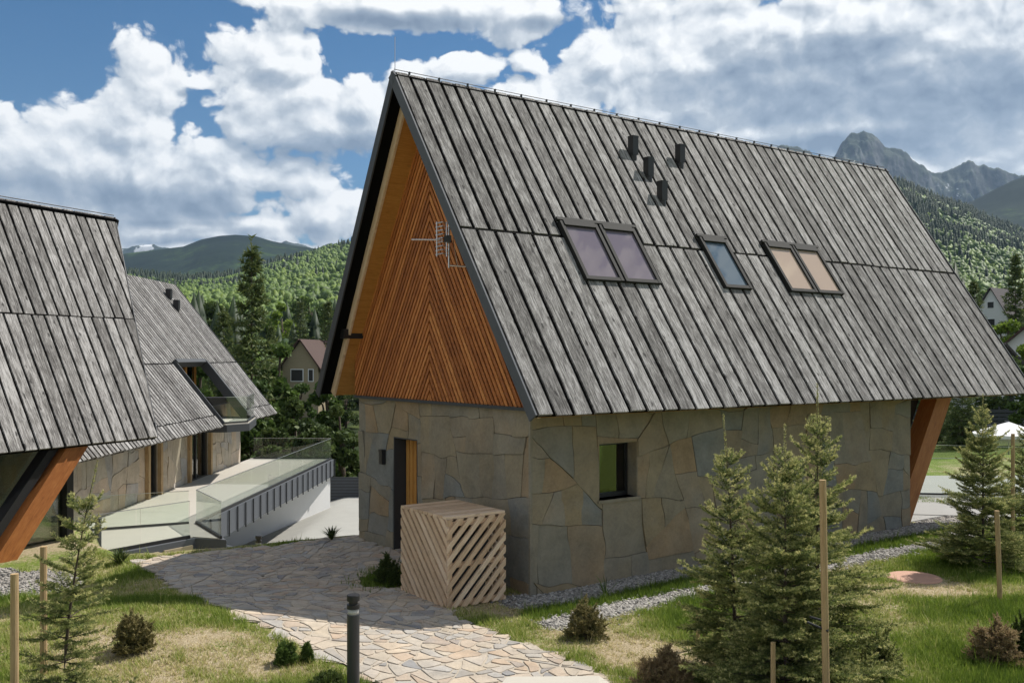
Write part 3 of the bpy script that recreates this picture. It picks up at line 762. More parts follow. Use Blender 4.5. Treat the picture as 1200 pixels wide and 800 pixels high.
# roof windows
for (ta, tb, wa, wb, mt, n) in WINS:
    rw = empty('roof_window'); rw.parent = H
    rw['label'] = {'glz1': 'pair of roof windows with lavender grey panes', 'glz2': 'single roof window with blue grey pane', 'glz3': 'pair of roof windows with warm cream panes'}[mt]
    fb = MB(); f1 = .07/LM; f2 = .07/SLm
    def hx(mbx, a, b, c, d, h0, h1): mbx.hexa([P3(a,d,h0), P3(b,d,h0), P3(b,c,h0), P3(a,c,h0), P3(a,d,h1), P3(b,d,h1), P3(b,c,h1), P3(a,c,h1)])
    step = (tb-ta)/n; gb = MB()
    for k in range(n):
        a0, b0 = ta+step*k, ta+step*(k+1)
        a1, b1 = a0+f1*.35, b0-f1*.35
        hx(fb, a1, a1+f1, wa, wb, -.01, .085); hx(fb, b1-f1, b1, wa, wb, -.01, .085)
        hx(fb, a1+f1, b1-f1, wa, wa+f2*1.5, -.01, .10); hx(fb, a1+f1, b1-f1, wb-f2, wb, -.01, .08)
        hx(gb, a1+f1, b1-f1, wa+f2*1.5, wb-f2, .0, .05)
    fb.build('window_frame', M['frame'], rw); gb.build('window_pane', M[mt], rw)
    hb = MB(); hx(hb, ta-.0015, tb+.0015, wa-f2*.9, wa-.0008, .03, .095); hb.build('window_hood', M['frame'], rw)
# vent cowls on the roof
for (px, py) in ((741,183),(759,208),(775,236),(796,192)):
    tt_, ww_ = roof_tw(px, py); p = P3(tt_, ww_, .03)
    v = empty('roof_vent'); v.parent = H; v.location = p
    mb = MB(); mb.tube([(0,0,-.15),(0,0,.20)], .075, 12); mb.build('vent_pipe', M['black'], v)
    mb = MB(); mb.box(-.075, .075, -.075, .075, .0, .37); mb.box(-.08, .08, -.08, .08, .35, .38); mb.build('vent_cowl', M['black'], v)
# slatted gable cladding: chevrons of narrow battens
def gable_cladding():
    xb = -.10; zb = 2.93; sl = (RZ-EZ)/(RY-EYo); ang = math.atan(sl); top = RZ-.42
    mb = MB(); bk = MB()
    half = RY-.02
    # backing triangle
    def zmax(yy): return top-abs(yy-RY)*sl
    for x_ in (xb+.05,): bk.hexa([(x_+.04, WID+.03, zb), (x_+.04, -.03, zb), (x_+.04, RY-.02, top-.05), (x_+.04, RY+.02, top-.05), (x_, WID+.03, zb), (x_, -.03, zb), (x_, RY-.02, top-.05), (x_, RY+.02, top-.05)])
    bk.build('gable_backing', M['under'], H)
    pitch = .098; dirs = Vector((0, -math.cos(ang), -math.sin(ang)))
    n = int((top-zb)/(pitch/math.cos(ang)))
    dz = pitch/math.cos(ang)
    for s in (-1, 1):
        for k in range(n+1):
            zc = top-.02-k*dz              # batten leaves the centre line at this height and runs parallel to the verge
            if zc-zb < .05: continue
            L = (zc-zb)/sl; yend = RY+s*L
            lim = WID+.06 if s > 0 else -.06
            y_e = yend; z_e = zb
            if (s > 0 and yend > lim) or (s < 0 and yend < lim): y_e = lim; z_e = zc-abs(lim-RY)*sl
            r = float(rg.random()); h = .062/math.cos(ang)
            a = (RY+s*.004, zc); b_ = (y_e, z_e)
            pts = []
            for x_ in (xb+.045, xb+float(rg.uniform(0,.004))):
                c4 = [(a[0], a[1]-h), (b_[0]-s*h/sl if z_e <= zb+1e-6 else b_[0], b_[1] if z_e <= zb+1e-6 else b_[1]-h), (b_[0], b_[1]), (a[0], a[1])]
                pts += [(x_, q[0], max(q[1], zb)) for q in c4]
            mb.hexa(pts if s < 0 else [pts[i] for i in (3,2,1,0,7,6,5,4)], r, [(r*9,r*5),(r*9,r*5+3),(r*9+.06,r*5+3),(r*9+.06,r*5)]*2)
    mb.build('gable_slats', M['slat'], H)
    mb = MB(); mb.box(xb-.03, .0, -.05, WID+.05, zb-.055, zb-.002); mb.build('gable_flashing', M['anth'], H)
gable_cladding()
# slanting glulam prop under the far end of the roof
mb = MB(); y0, y1 = -.32, .22
def prop(mb, xt, zt_, xb_, zb_, wd, y0, y1, r):
    mb.hexa([(xb_, y0, zb_), (xb_+wd, y0, zb_), (xb_+wd, y1, zb_), (xb_, y1, zb_), (xt, y0, zt_), (xt+wd, y0, zt_), (xt+wd, y1, zt_), (xt, y1, zt_)], r, [(0,0),(.3,0),(.8,0),(.5,0),(0,3),(.3,3),(.8,3),(.5,3)])
prop(mb, 11.74, 2.95, 9.88, -.05, .60, .03, .42, .6); mb.build('slanted_post', M['glulam'], H)
mb = MB(); prop(mb, 11.34, 2.95, 9.78, .0, .30, .424, .52, .5); mb.build('post_plate', M['black'], H)
mb = MB(); prop(mb, 11.74, 2.95, 9.88, -.05, .60, WID-.42, WID-.03, .6); mb.build('slanted_post', M['glulam'], H)
mb = MB(); mb.box(10.44, 13.2, .2, WID-.2, -.12, .02); mb.build('end_terrace', M['conc'], H)
# lightning rod, TV antenna, flood lamp on the gable
mb = MB(); mb.tube([(R0.x+.02, R0.y, R0.z), (R0.x+.02, R0.y, R0.z+.62)], .007, 6); mb.build('lightning_rod', M['steel'], H)
ant = empty('tv_antenna', at(512, 284, 15.9)); tag(ant, 'wire grid TV antenna fixed in front of the orange slatted gable', 'antenna')
mb = MB(); mb.tube([(-.42,-.05,.04),(.10,.0,.04)], .012, 6)
mb.build('boom', M['steel'], ant)
mb = MB()
for k in range(11):
    x_ = -.40+k*.045; mb.tube([(x_,-.11,.04),(x_,.11,.04)], .0045, 5)
mb.build('directors', M['steel'], ant)
mb = MB()
for k in range(9):
    z_ = -.26+k*.065; mb.tube([(-.02,-.02,z_+.05),(.10,-.06,z_+.07),(.18,.05,z_+.06)], .010, 5)
for x_ in (.0, .16): mb.tube([(x_,-.03,-.24),(x_,-.03,.34)], .010, 5)
mb.build('reflector', M['steel'], ant)
mb = MB(); mb.tube([(.20,.05,.35),(.20,.05,-.42)], .018, 8); mb.tube([(.20,.05,-.38),(.62,.12,-.40)], .016, 8); mb.tube([(.60,.12,-.28),(.60,.12,-.52)], .012, 8); mb.tube([(.26,.07,.1),(.34,.07,-.38)], .006, 5)
mb.build('mast', M['steel'], ant)
mb = MB(); mb.box(.12,.24,-.04,.06,.0,.11); mb.build('junction_box', M['black'], ant)

# ================================================================== LATTICE BIN ENCLOSURE
BX = empty('lattice_box', (HC[0], HC[1], 0), TH)
p = HL(-1.52, -.02); BX.location = (p[0], p[1], gz(*p)-.02)
tag(BX, 'cube shaped enclosure of pale diagonal wooden slats at the house corner', 'bin enclosure')
bw, bl, bh = .98, 1.36, 1.30       # along x, along y, height
def diag_panel(origin, ax, wdt, hgt, nrm, up_at_start, name, npitch=.135, sw=.070, sd_=.04, ang=None):
    """45-60 degree slats clipped to a wdt x hgt rectangle"""
    mb = MB(); O = Vector(origin); A = Vector(ax); Z = Vector((0,0,1)); Nn = Vector(nrm)
    sl = ang
    k = -hgt
    c = -sl*wdt
    q = []
    while c < hgt+sl*wdt+.3:
        # centre line z = c + sl*a (rising) or falling
        poly = [(0,0),(wdt,0),(wdt,hgt),(0,hgt)]
        s_ = sl if up_at_start else -sl
        nrm2 = Vector((-s_, 1)).normalized(); hw = sw/2
        off = (0*-s_+c*1)/math.hypot(s_,1)
        poly = clip_poly(poly, (nrm2.x, nrm2.y), off+hw); 
        if len(poly) >= 3: poly = clip_poly(poly, (-nrm2.x, -nrm2.y), -(off-hw))
        if len(poly) >= 3 and area(poly) > .001:
            r = float(rg.random()); fr = [O+A*a+Z*b+Nn*sd_ for a, b in poly]; bk = [O+A*a+Z*b for a, b in poly]
            uvp = [(a*nrm2.x+b*nrm2.y+r*7, a*-nrm2.y+b*nrm2.x+r*9) for a, b in poly]
            mb.poly(fr, r, uvp); mb.poly(bk[::-1], r, uvp[::-1]); n = len(poly)
            for i in range(n): mb.poly([bk[i], bk[(i+1) % n], fr[(i+1) % n], fr[i]], r, [uvp[i], uvp[(i+1) % n], uvp[(i+1) % n], uvp[i]])
        c += npitch*math.hypot(sl, 1)
    return mb.build(name, M['pale_wood'], BX)
# slats stop short of the corner by turns, so ends read as a zigzag
diag_panel((-.04, 0, .02), (1,0,0), bw+.06, bh, (0,-1,0), True, 'front_slats', ang=1.02)
diag_panel((0, bl, .02), (0,-1,0), bl+.02, bh, (-1,0,0), False, 'left_slats', npitch=.125, sw=.078, ang=1.02)
diag_panel((bw, 0, .02), (0,1,0), bl, bh, (1,0,0), True, 'right_slats', ang=1.02)
diag_panel((bw, bl, .02), (-1,0,0), bw, bh, (0,1,0), True, 'back_slats', ang=1.02)
mb = MB()
for k in range(10): mb.box(-.04, bw+.03, .0+k*.138, .0+k*.138+.112, bh+.021, bh+.06, float(rg.random()))
mb.build('lid', M['pale_wood'], BX)
mb = MB()
for (x_, y_) in ((.0,.0),(bw-.06,.0),(.0,bl-.06),(bw-.06,bl-.06)): mb.box(x_+.002, x_+.06, y_+.002, y_+.06, 0, bh+.0, .4)
for z_ in (.03, .6, bh-.09): mb.box(.062, bw-.062, .004, .05, z_, z_+.07, .3); mb.box(.004, .05, .062, bl-.062, z_, z_+.07, .3); mb.box(.062, bw-.062, bl-.05, bl-.004, z_, z_+.07, .3); mb.box(bw-.05, bw-.004, .062, bl-.062, z_, z_+.07, .3)
mb.build('frame', M['pale_wood'], BX)
for k in range(2):
    b_ = empty('wheelie_bin'); tag(b_, ('dark bin inside the slatted enclosure, on its left side', 'dark bin inside the slatted enclosure, on its right side')[k], 'bin', 'bins inside the enclosure')
    pw = HL(-1.52+.25+.0, .0)
    b_.location = tuple(BX.matrix_basis @ Vector((.5, .36+.66*(1-k), .02))); b_.rotation_euler = (0,0,TH)
    mb = MB(); mb.hexa([(-.22,-.22,0),(.22,-.22,0),(.22,.22,0),(-.22,.22,0),(-.27,-.27,1.0),(.27,-.27,1.0),(.27,.27,1.0),(-.27,.27,1.0)]); mb.build('bin_body', M['anth'], b_)
    mb = MB(); mb.box(-.29,.29,-.29,.3,1.002,1.05); mb.build('bin_lid', M['black'], b_)
#PART2
# ================================================================== HOUSE AT THE LEFT EDGE
rg = np.random.default_rng(23)
H1 = empty('house', (-9.0, 19.3, -.4)); tag(H1, 'grey board roofed house with glass front cut off by the left edge', 'house')
def loc(o, p): return Vector(p)-o.location
zr = 7.03; ze = 1.99
ed = Vector((1.52, 3.42, 0)); rd = ed*.807
Ra, Ea = Vector((-9.5, 22.74, zr))-rd, Vector((-9.17, 17.08, ze))
Rb, Eb = Ra+rd, Ea+ed
Ra2, Ea2 = Ra-rd*1.3, Ea-ed*1.3
ax1 = Vector((.41, .912, 0)); pr1 = Vector((.912, -.41, 0))
r0, r1, e0, e1 = [loc(H1, q) for q in (Ra2, Rb, Ea2, Eb)]
shift = (Rb-Eb).dot(ax1); e0c = e0+ax1*shift-ax1*((e0+ax1*shift-r0).dot(ax1)); Lx = (r1-r0).length
e1c = e0c+(r1-r0); wl = (e1+ax1*0-r1); tcut = 1-shift/Lx
nv = Vector((1, shift/Lx, 0))
P1, N1 = roof_slope(H1, r0, r1, e0c, e1c, [(0, .487, 24, .012, 0), (.493, 1, 23, .016, 0)], rg, under=.12, gap=.06, cut=((1.0, shift/Lx), 1.0))
bk0 = r0-pr1*(-(-1))*0+(r0-e0)*1.0; bk0.z = e0.z; bk1 = r1+(r1-e1); bk1.z = e1.z
roof_slope(H1, r1, r0, bk1, bk0, [(0, .487, 24, .022, 0), (.493, 1, 23, .028, 0)], rg, under=.12, gap=.045)
mb = MB(); mb.beam(P1(.001,.49,-.004), P1(.999-.49*shift/Lx,.49,-.004), .03, .012, up=N1); mb.build('course_joint', M['under'], H1)
mb = MB(); mb.tube([r0+Vector((0,0,.05)), r1+Vector((0,0,.05))], .012, 6); mb.build('ridge_wire', M['anth'], H1)
mb = MB()
for (a, b, dn) in ((r1, e1, N1), (r1, bk1, slope_normal(r1, r0, bk1))):
    o1 = ax1*.01; o2 = ax1*.035; p = [a+dn*.03, a-dn*.15, b-dn*.15, b+dn*.03]
    mb.hexa([q+o1 for q in p]+[q+o2 for q in p])
mb.build('verge_trim', M['anth'], H1)
mb = MB(); b0 = e0*1.0; 
pts = [P1(.0,.95,-.26), P1(.985-.95*shift/Lx,.95,-.26), P1(.985,.04,-.26), P1(.0,.04,-.26), P1(.0,.95,-.125), P1(.985-.95*shift/Lx,.95,-.125), P1(.985,.04,-.125), P1(.0,.04,-.125)]
mb.hexa(pts, .5, [(0,0),(0,14),(5,14),(5,0)]*2); mb.build('soffit', M['soffit'], H1)
# glazed body, one metre inside the eave line
def pl(tt, off, z): # point along eave, offset inwards
    q = Ea+ed*tt-pr1*off; q.z = z; return loc(H1, q)
zf = -.25
body_t = .60
mb = MB()
for tt in (-1.3, -.62, .0, body_t): mb.beam(pl(tt, .95, zf), pl(tt, .95, 2.6), .22, .16, up=ax1)
mb.beam(pl(-1.35, .95, zf+.06), pl(body_t+.03, .95, zf+.06), .14, .12); mb.beam(pl(-1.35, .95, 2.55), pl(body_t+.03, .95, 2.55), .14, .2)
mb.build('window_frame', M['black'], H1)
mb = MB(); a, b = pl(-1.3, .97, zf+.12), pl(body_t-.02, .97, zf+.12); u_ = Vector((0,0,2.4)); n_ = -pr1*.03
mb.hexa([a, b, b+n_, a+n_, a+u_, b+u_, b+n_+u_, a+n_+u_]); mb.build('glass_front', M['pane'], H1)
mb = MB(); a, b = pl(-1.3, 5.0, zf), pl(body_t, 5.0, zf); a2, b2 = pl(-1.3, 4.7, zf), pl(body_t, 4.7, zf)
u_ = Vector((0,0,2.6)); mb.hexa([a2, b2, b, a, a2+u_, b2+u_, b+u_, a+u_]); mb.build('wall', M['beige'], H1)
mb = MB(); a, b, c, d = pl(-1.35, .8, zf-.6), pl(body_t+.05, .8, zf-.6), pl(body_t+.05, 5, zf-.6), pl(-1.35, 5, zf-.6); u_ = Vector((0,0,.6)); mb.hexa([a,b,c,d,a+u_,b+u_,c+u_,d+u_]); mb.build('floor_slab', M['conc'], H1)
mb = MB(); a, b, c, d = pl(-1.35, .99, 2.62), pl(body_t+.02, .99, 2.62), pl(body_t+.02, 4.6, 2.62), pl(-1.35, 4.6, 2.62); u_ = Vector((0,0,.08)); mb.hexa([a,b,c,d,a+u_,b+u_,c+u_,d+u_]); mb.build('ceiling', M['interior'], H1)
mb = MB(); mb.beam(pl(-.8, 2.2, zf+.4), pl(.1, 2.2, zf+.4), .8, .8); mb.build('sofa', M['anth'], H1)
# slanted glulam post with a black steel plate on its inner side
mb = MB()
def slant(mb, t0, z0, t1, z1, off0, off1, wd, r=.5):
    w_ = ed.normalized()*wd; a, b = pl(t0, off0, z0), pl(t1, off0, z1); a2, b2 = pl(t0, off1, z0), pl(t1, off1, z1)
    mb.hexa([a, a+w_, a2+w_, a2, b, b+w_, b2+w_, b2], r, [(0,0),(.35,0),(.9,0),(.5,0),(0,4),(.35,4),(.9,4),(.5,4)])
slant(mb, -.10, -.35, .45, 2.15, .10, .45, .52); mb.build('slanted_post', M['glulam'], H1)
mb = MB(); slant(mb, -.20, -.35, .37, 2.15, .20, .46, .22); mb.build('post_plate', M['black'], H1)

# ================================================================== HOUSE BEHIND (roof falls towards the terrace)
rg = np.random.default_rng(31)
H2 = empty('house', (-12.5, 34, -.9)); tag(H2, 'grey board roofed house with a notched roof balcony, behind the leftmost house', 'house')
xr, z2r, xe, z2e = -15.2, 6.93, -10.42, 1.17
def q2(x, y, z): return loc(H2, (x, y, z))
r0, r1, e0, e1 = q2(xr, 22, z2r), q2(xr, 43.0, z2r), q2(xe, 22, z2e), q2(xe, 42.2, z2e)
def tw2(x, y):
    w_ = (x-xr)/(xe-xr); y1_ = 43.0+(42.2-43.0)*w_; return (y-22)/(y1_-22), w_
w_seam = .605; w_low = .93
n_t0 = tw2(-12.3, 34.6)[0]; n_t1 = tw2(-12.3, 37.9)[0]
notch = (n_t0, n_t1, w_seam, 1.01)
P2, N2 = roof_slope(H2, r0, r1, e0, e1, [(0, w_seam-.004, 78, .012, 0), (w_seam+.004, w_low-.004, 78, .016, 0), (w_low+.004, 1, 78, .05, 0)], rg, [notch], under=.10, gap=.085, outline=[(n_t0, n_t1, w_seam, 1.0)])
bk0 = r0+(r0-e0); bk0.z = e0.z; bk1 = r1+(r1-e1); bk1.z = e1.z
roof_slope(H2, r1, r0, bk1, bk0, [(0, 1, 60, .022, 0)], rg, under=.10, gap=.05)
mb = MB()
for ww in (w_seam, w_low):
    mb.beam(P2(.001,ww,.0), P2(n_t0-.001,ww,.0), .05, .02, up=N2); mb.beam(P2(n_t1+.001,ww,.0), P2(.999,ww,.0), .05, .02, up=N2)
mb.build('course_joint', M['under'], H2)
mb = MB(); p = [r1+N2*.03, r1-N2*.15, e1-N2*.15, e1+N2*.03]; o1 = Vector((0,.01,0)); o2 = Vector((0,.04,0)); mb.hexa([q+o1 for q in p]+[q+o2 for q in p]); mb.build('verge_trim', M['anth'], H2)
# frame round the balcony notch
mb = MB(); A_, B_, C_, D_ = P2(n_t0,w_seam,.04), P2(n_t1,w_seam,.04), P2(n_t1,.99,.04), P2(n_t0,.99,.04)
mb.beam(A_, B_, .16, .30, up=N2); mb.beam(B_, C_, .16, .34, up=N2); mb.beam(A_, D_, .06, .22, up=N2); mb.build('balcony_frame', M['anth'], H2)
mb = MB(); mb.box(*[v for k in range(3) for v in (q2(-12.75,34.5,1.35)[k], q2(-12.70,38.2,3.3)[k])]); mb.build('balcony_glazing', M['pane'], H2)
for yy in (34.6, 35.8, 37.0, 38.1):
    mb = MB(); a = q2(-12.66, yy, 1.3); mb.box(a.x-.03, a.x+.03, a.y-.04, a.y+.04, a.z, a.z+2.1); mb.build('balcony_mullion', M['soffit'], H2)
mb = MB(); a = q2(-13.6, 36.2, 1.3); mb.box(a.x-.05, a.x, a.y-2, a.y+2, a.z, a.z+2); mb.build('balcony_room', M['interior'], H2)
def poly_slab(pts, z0, z1, name, m, par, org):
    mb = MB(); a = [Vector((p[0], p[1], z0))-org for p in pts]; b = [Vector((p[0], p[1], z1))-org for p in pts]
    s_ = sum(pts[i][0]*pts[(i+1) % len(pts)][1]-pts[(i+1) % len(pts)][0]*pts[i][1] for i in range(len(pts)))
    if s_ < 0: a = a[::-1]; b = b[::-1]
    mb.poly(b); mb.poly(a[::-1]); n = len(a)
    for i in range(n): mb.poly([a[i], a[(i+1) % n], b[(i+1) % n], b[i]])
    return mb.build(name, m, par)
bal = [(-12.7,34.3),(-10.35,34.6),(-9.75,35.4),(-10.3,38.4),(-12.7,39.5)]
poly_slab(bal, .96, 1.22, 'balcony_slab', M['anth'], H2, H2.location)
poly_slab([(x+(.04 if x < -12 else -.05), y) for x, y in bal], 1.223, 1.27, 'balcony_floor', M['deck'], H2, H2.location)
def glass_run(pts, z, h, name_g, par, org, cap=True, posts=False):
    gb = MB(); cbm = MB(); bm_ = MB()
    for (a, b) in zip(pts[:-1], pts[1:]):
        a = Vector((*a, z))-org; b = Vector((*b, z))-org; d = (b-a); L = d.length; d.normalize(); n = Vector((-d.y, d.x, 0))*.009
        k = max(1, round(L/1.6)); 
        for i in range(k):
            p = a+d*(L*i/k+.012); q = a+d*(L*(i+1)/k-.012); u_ = Vector((0,0,h))
            gb.hexa([p-n, q-n, q+n, p+n, p-n+u_, q-n+u_, q+n+u_, p+n+u_])
        if cap: u_ = Vector((0,0,h+.012)); cbm.beam(a+u_, b+u_, .02, .014)
        bm_.beam(a+Vector((0,0,.01)), b+Vector((0,0,.01)), .06, .10)
    gb.build(name_g, M['glass'], par); bm_.build('base_profile', M['black'], par)
    return cbm
cb_ = glass_run([(-12.5,34.42),(-10.4,34.68),(-9.85,35.42),(-10.38,38.35)], 1.27, .95, 'balcony_glass', H2, H2.location); cb_.build('balcony_rail', M['steel'], H2)
# walls of the house: stone faces, door glazing, timber posts
wx = -11.9; zb2 = -.9; top2 = 1.75
def wbox(mb, y0, y1, z0, z1, x0=wx-.25, x1=wx): a = q2(x0, y0, z0); b = q2(x1, y1, z1); mb.box(a.x, b.x, a.y, b.y, a.z, b.z)
mb = MB(); DOORS = [(31.0, 31.9), (35.0, 37.2)]
for (y0, y1) in ((22, 31.0), (31.9, 35.0), (37.2, 41.6)): wbox(mb, y0, y1, -3.5, top2)
wbox(mb, 31.0, 31.9, -3.5, zb2); wbox(mb, 35.0, 37.2, -3.5, zb2)
a = q2(-18, 41.35, -3.5); b = q2(wx-.25, 41.6, top2+.2); mb.box(a.x, b.x, a.y, b.y, a.z, b.z)
mb.build('wall', M['joint'], H2)
mb = MB()
for i, (y0, y1) in enumerate(((22, 31.0), (31.9, 35.0), (37.2, 41.6))):
    stone_face(mb, q2(wx, y0, zb2), (0,1,0), (0,0,1), y1-y0, top2-zb2, .75, (), 40+i)
stone_face(mb, q2(wx, 41.6, zb2), (-1,0,0), (0,0,1), 5, top2-zb2, .75, (), 44)
st2 = stone_mat('pale_sandstone', [(0, (.40,.36,.29)), (.35, (.47,.39,.29)), (.6, (.36,.35,.33)), (.85, (.50,.38,.26)), (1, (.44,.40,.34))], ns=2.2)
mb.build('stone_cladding', st2, H2)
for k, (y0, y1) in enumerate(DOORS):
    dr = empty('glass_door'); dr.parent = H2
    mb = MB()
    for (a_, b_, c_, d_) in ((y0, y0+.1, zb2, 1.6), (y1-.1, y1, zb2, 1.6), (y0+.1, y1-.1, 1.5, 1.6), ((y0+y1)/2-.04, (y0+y1)/2+.04, zb2, 1.5)): wbox(mb, a_, b_, c_, d_, wx-.16, wx-.06)
    mb.build('door_frame', M['black'], dr)
    mb = MB(); wbox(mb, y0+.1, y1-.1, zb2, 1.5, wx-.13, wx-.11); mb.build('door_pane', M['pane'], dr)
mb = MB()
for yy in (30.9, 32.0, 34.9, 37.3):
    mb = MB(); wbox(mb, yy-.09, yy+.09, zb2, top2, wx+.035, wx+.16); mb.build('timber_post', M['stake'], H2)
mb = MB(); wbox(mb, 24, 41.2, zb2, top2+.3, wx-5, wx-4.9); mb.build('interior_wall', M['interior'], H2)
for (px, py, d) in ((198,350,38.5),(207,363,38.5)):
    # cowls on the roof: solve distance so that they sit on the slope
    x_ = -.0
    u = (px-CX)/F; v = (HY-py)/F; k = (xr-xe)/(z2r-z2e)   # x = xr + (z2r - z)*(xe-xr)/(z2r-z2e)
    g_ = (xe-xr)/(z2r-z2e); D_ = (xr+(z2r-CZ)*g_)/(u+v*g_)
    vv = empty('roof_vent'); vv.parent = H2; vv.location = loc(H2, (u*D_, D_, CZ+v*D_))
    mb = MB(); mb.tube([(0,0,-.2),(0,0,.22)], .1, 10); mb.build('vent_pipe', M['black'], vv)
    mb = MB(); mb.box(-.11,.11,-.11,.11,.0,.42); mb.build('vent_cowl', M['black'], vv)

# ================================================================== TERRACE
TR = empty('terrace', (-9, 30, -.95)); TR['kind'] = 'structure'
zd = -.92
Fp, Np, Mp, Lp, Kp = (-8.06,43.1), (-8.69,26.5), (-7.25,24.2), (-8.1,24.4), (-9.75,21.9)
deck = [Fp, Np, Mp, Lp, Kp, (-13.5,21.0), (wx-.0,41.9), (-11.9,43.4)]
deck = [Fp, Np, Mp, Lp, Kp, (-13.5,20.6), (-13.5,27), (wx+.03,27.02), (wx+.03,43.4)]
poly_slab(deck, zd-.75, zd-.012, 'terrace_slab', M['grey_metal'], TR, TR.location)
poly_slab([(-8.16,43.0), (-8.80,26.45), (-7.45,24.27), (-8.2,24.5), (-9.8,22.1), (-13.4,20.8), (-13.4,27.1), (wx+.04,27.1), (wx+.04,43.3)], zd-.011, zd+.012, 'terrace_paving', M['deck'], TR, TR.location)
# hanging fins under the outer edge and the white retaining wall behind them
mb = MB()
n = 21
for i in range(n+1):
    p = Vector((*Fp, 0)).lerp(Vector((*Np, 0)), i/n); d = (Vector((*Np, 0))-Vector((*Fp, 0))).normalized()
    a = p-TR.location; mb.beam(Vector((a.x+.015, a.y, zd-.30-.95)), Vector((a.x+.015, a.y, zd-.30)), .05, .10, up=(1,0,0)) if False else None
    A3 = Vector((p.x+.03, p.y, zd-.80))-TR.location; B3 = Vector((p.x+.03, p.y, zd-.012))-TR.location
    mb.box(A3.x-.01, A3.x+.03, A3.y-.02, A3.y+.02, A3.z, B3.z)
mb.build('edge_fins', M['anth'], TR)
mb = MB(); 
def wallseg(mb, a, b, z0, z1, th=.2):
    a = Vector((*a, 0)); b = Vector((*b, 0)); d = (b-a).normalized(); n = Vector((-d.y, d.x, 0))*th
    q = [a, b, b+n, a+n]; mb.hexa([Vector((p.x,p.y,z0))-TR.location for p in q]+[Vector((p.x,p.y,z1))-TR.location for p in q])
wallseg(mb, (-11.4,37.0), (-8.2,43.0), -5.0, zd-.76); wallseg(mb, (-12,43.2), (-8.36,43.2), -5, zd-.76); mb.build('retaining_wall', M['render'], TR)
mb = MB(); wallseg(mb, (-12.9,26.6), (-11.4,36.9), -5, zd-.76); wallseg(mb, (-8.1,24.7), (-12.5,26.5), -5, zd-.76); wallseg(mb, (-8.15,24.5), (-9.8,22.2), -3.6, zd-.76); mb.build('skirt_wall', M['anth'], TR)
mb = MB()
for k in range(3):
    a = Vector((-8.1,24.38,0)).lerp(Vector((-9.75,21.88,0)), .04+k*.33); b = Vector((-8.1,24.38,0)).lerp(Vector((-9.75,21.88,0)), .04+k*.33+.28)
    wallseg(mb, (b.x+.05,b.y-.03), (a.x+.05,a.y-.03), zd-1.15, zd-.16, .06)
mb.build('skirt_panels', M['beige'], TR)
mb = MB(); pts_ = [(-8.75,26.2),(-7.1,24.1),(-6.9,24.5),(-8.4,26.9)]
poly_slab([(-8.2,24.3),(-7.15,24.05),(-6.75,24.4),(-6.9,25.2),(-8.3,26.6)], zd-.75, zd-.5, 'lower_step', M['anth'], TR, TR.location)
GR = empty('glass_railing', (-9, 30, zd)); tag(GR, 'long glass railing round the outer edge of the pale terrace', 'railing')
cbm = glass_run([(-11.7,43.15), (-8.16,43.0), (-8.76,26.45), (-7.42,24.3)], zd+.01, .92, 'glass_panel', GR, GR.location); cbm.build('rail', M['steel'], GR)
GR2 = empty('glass_railing', (-9.5, 23, zd)); tag(GR2, 'short glass railing on the near corner of the terrace beside the slanted post', 'railing')
cbm = glass_run([(-8.25,24.4), (-9.85,22.1), (-12.6,20.9)], zd+.01, .92, 'glass_panel', GR2, GR2.location); cbm.build('rail', M['steel'], GR2)
GR3 = empty('glass_railing', (-10.5, 26.5, zd)); tag(GR3, 'glass railing across the terrace in front of the stone wall of the middle house', 'railing')
cbm = glass_run([(-8.95,26.4), (-11.4,25.2), (-13.2,24.2)], zd+.01, .9, 'glass_panel', GR3, GR3.location); cbm.build('rail', M['steel'], GR3)
# driveway
DW = [(-8.7,22.5),(-3.0,21.5),(-.5,30),(-2.5,48),(-9.5,48)]
ys = np.linspace(21.3, 50, 60); xs_ = np.linspace(-13, 1.5, 60); XX, YY = np.meshgrid(xs_, ys); ZZ = -3.05-.28*np.clip(-8-XX, 0, 3.6); ZZ = np.where(XX > -8.6, np.maximum(ZZ, zt(XX, YY)+.03), ZZ)
ii = np.arange(XX.size).reshape(XX.shape); fq = np.stack([ii[:-1,:-1], ii[:-1,1:], ii[1:,1:], ii[1:,:-1]], -1).reshape(-1,4)
dw = npmesh('driveway', np.stack([XX,YY,ZZ],-1).reshape(-1,3), fq, mat=M['asph'], smooth=True); dw['kind'] = 'structure'
gt = empty('driveway_gate', (-6.6, 46, gz(-6.6, 46))); tag(gt, 'dark grey panel gate at the far end of the driveway', 'gate')
mb = MB(); mb.box(-2.2, 2.2, -.03, .03, .15, 1.85)
mb.build('gate_panel', M['anth'], gt)
for x_ in (-2.3, 2.2): mb = MB(); mb.box(x_, x_+.12, -.06, .06, 0, 1.95); mb.build('gate_post', M['anth'], gt)
mb = MB()
for k in range(11): mb.box(-2.15, 2.15, -.045, -.031, .2+k*.15, .29+k*.15)
mb.build('gate_slats', M['grey_metal'], gt)

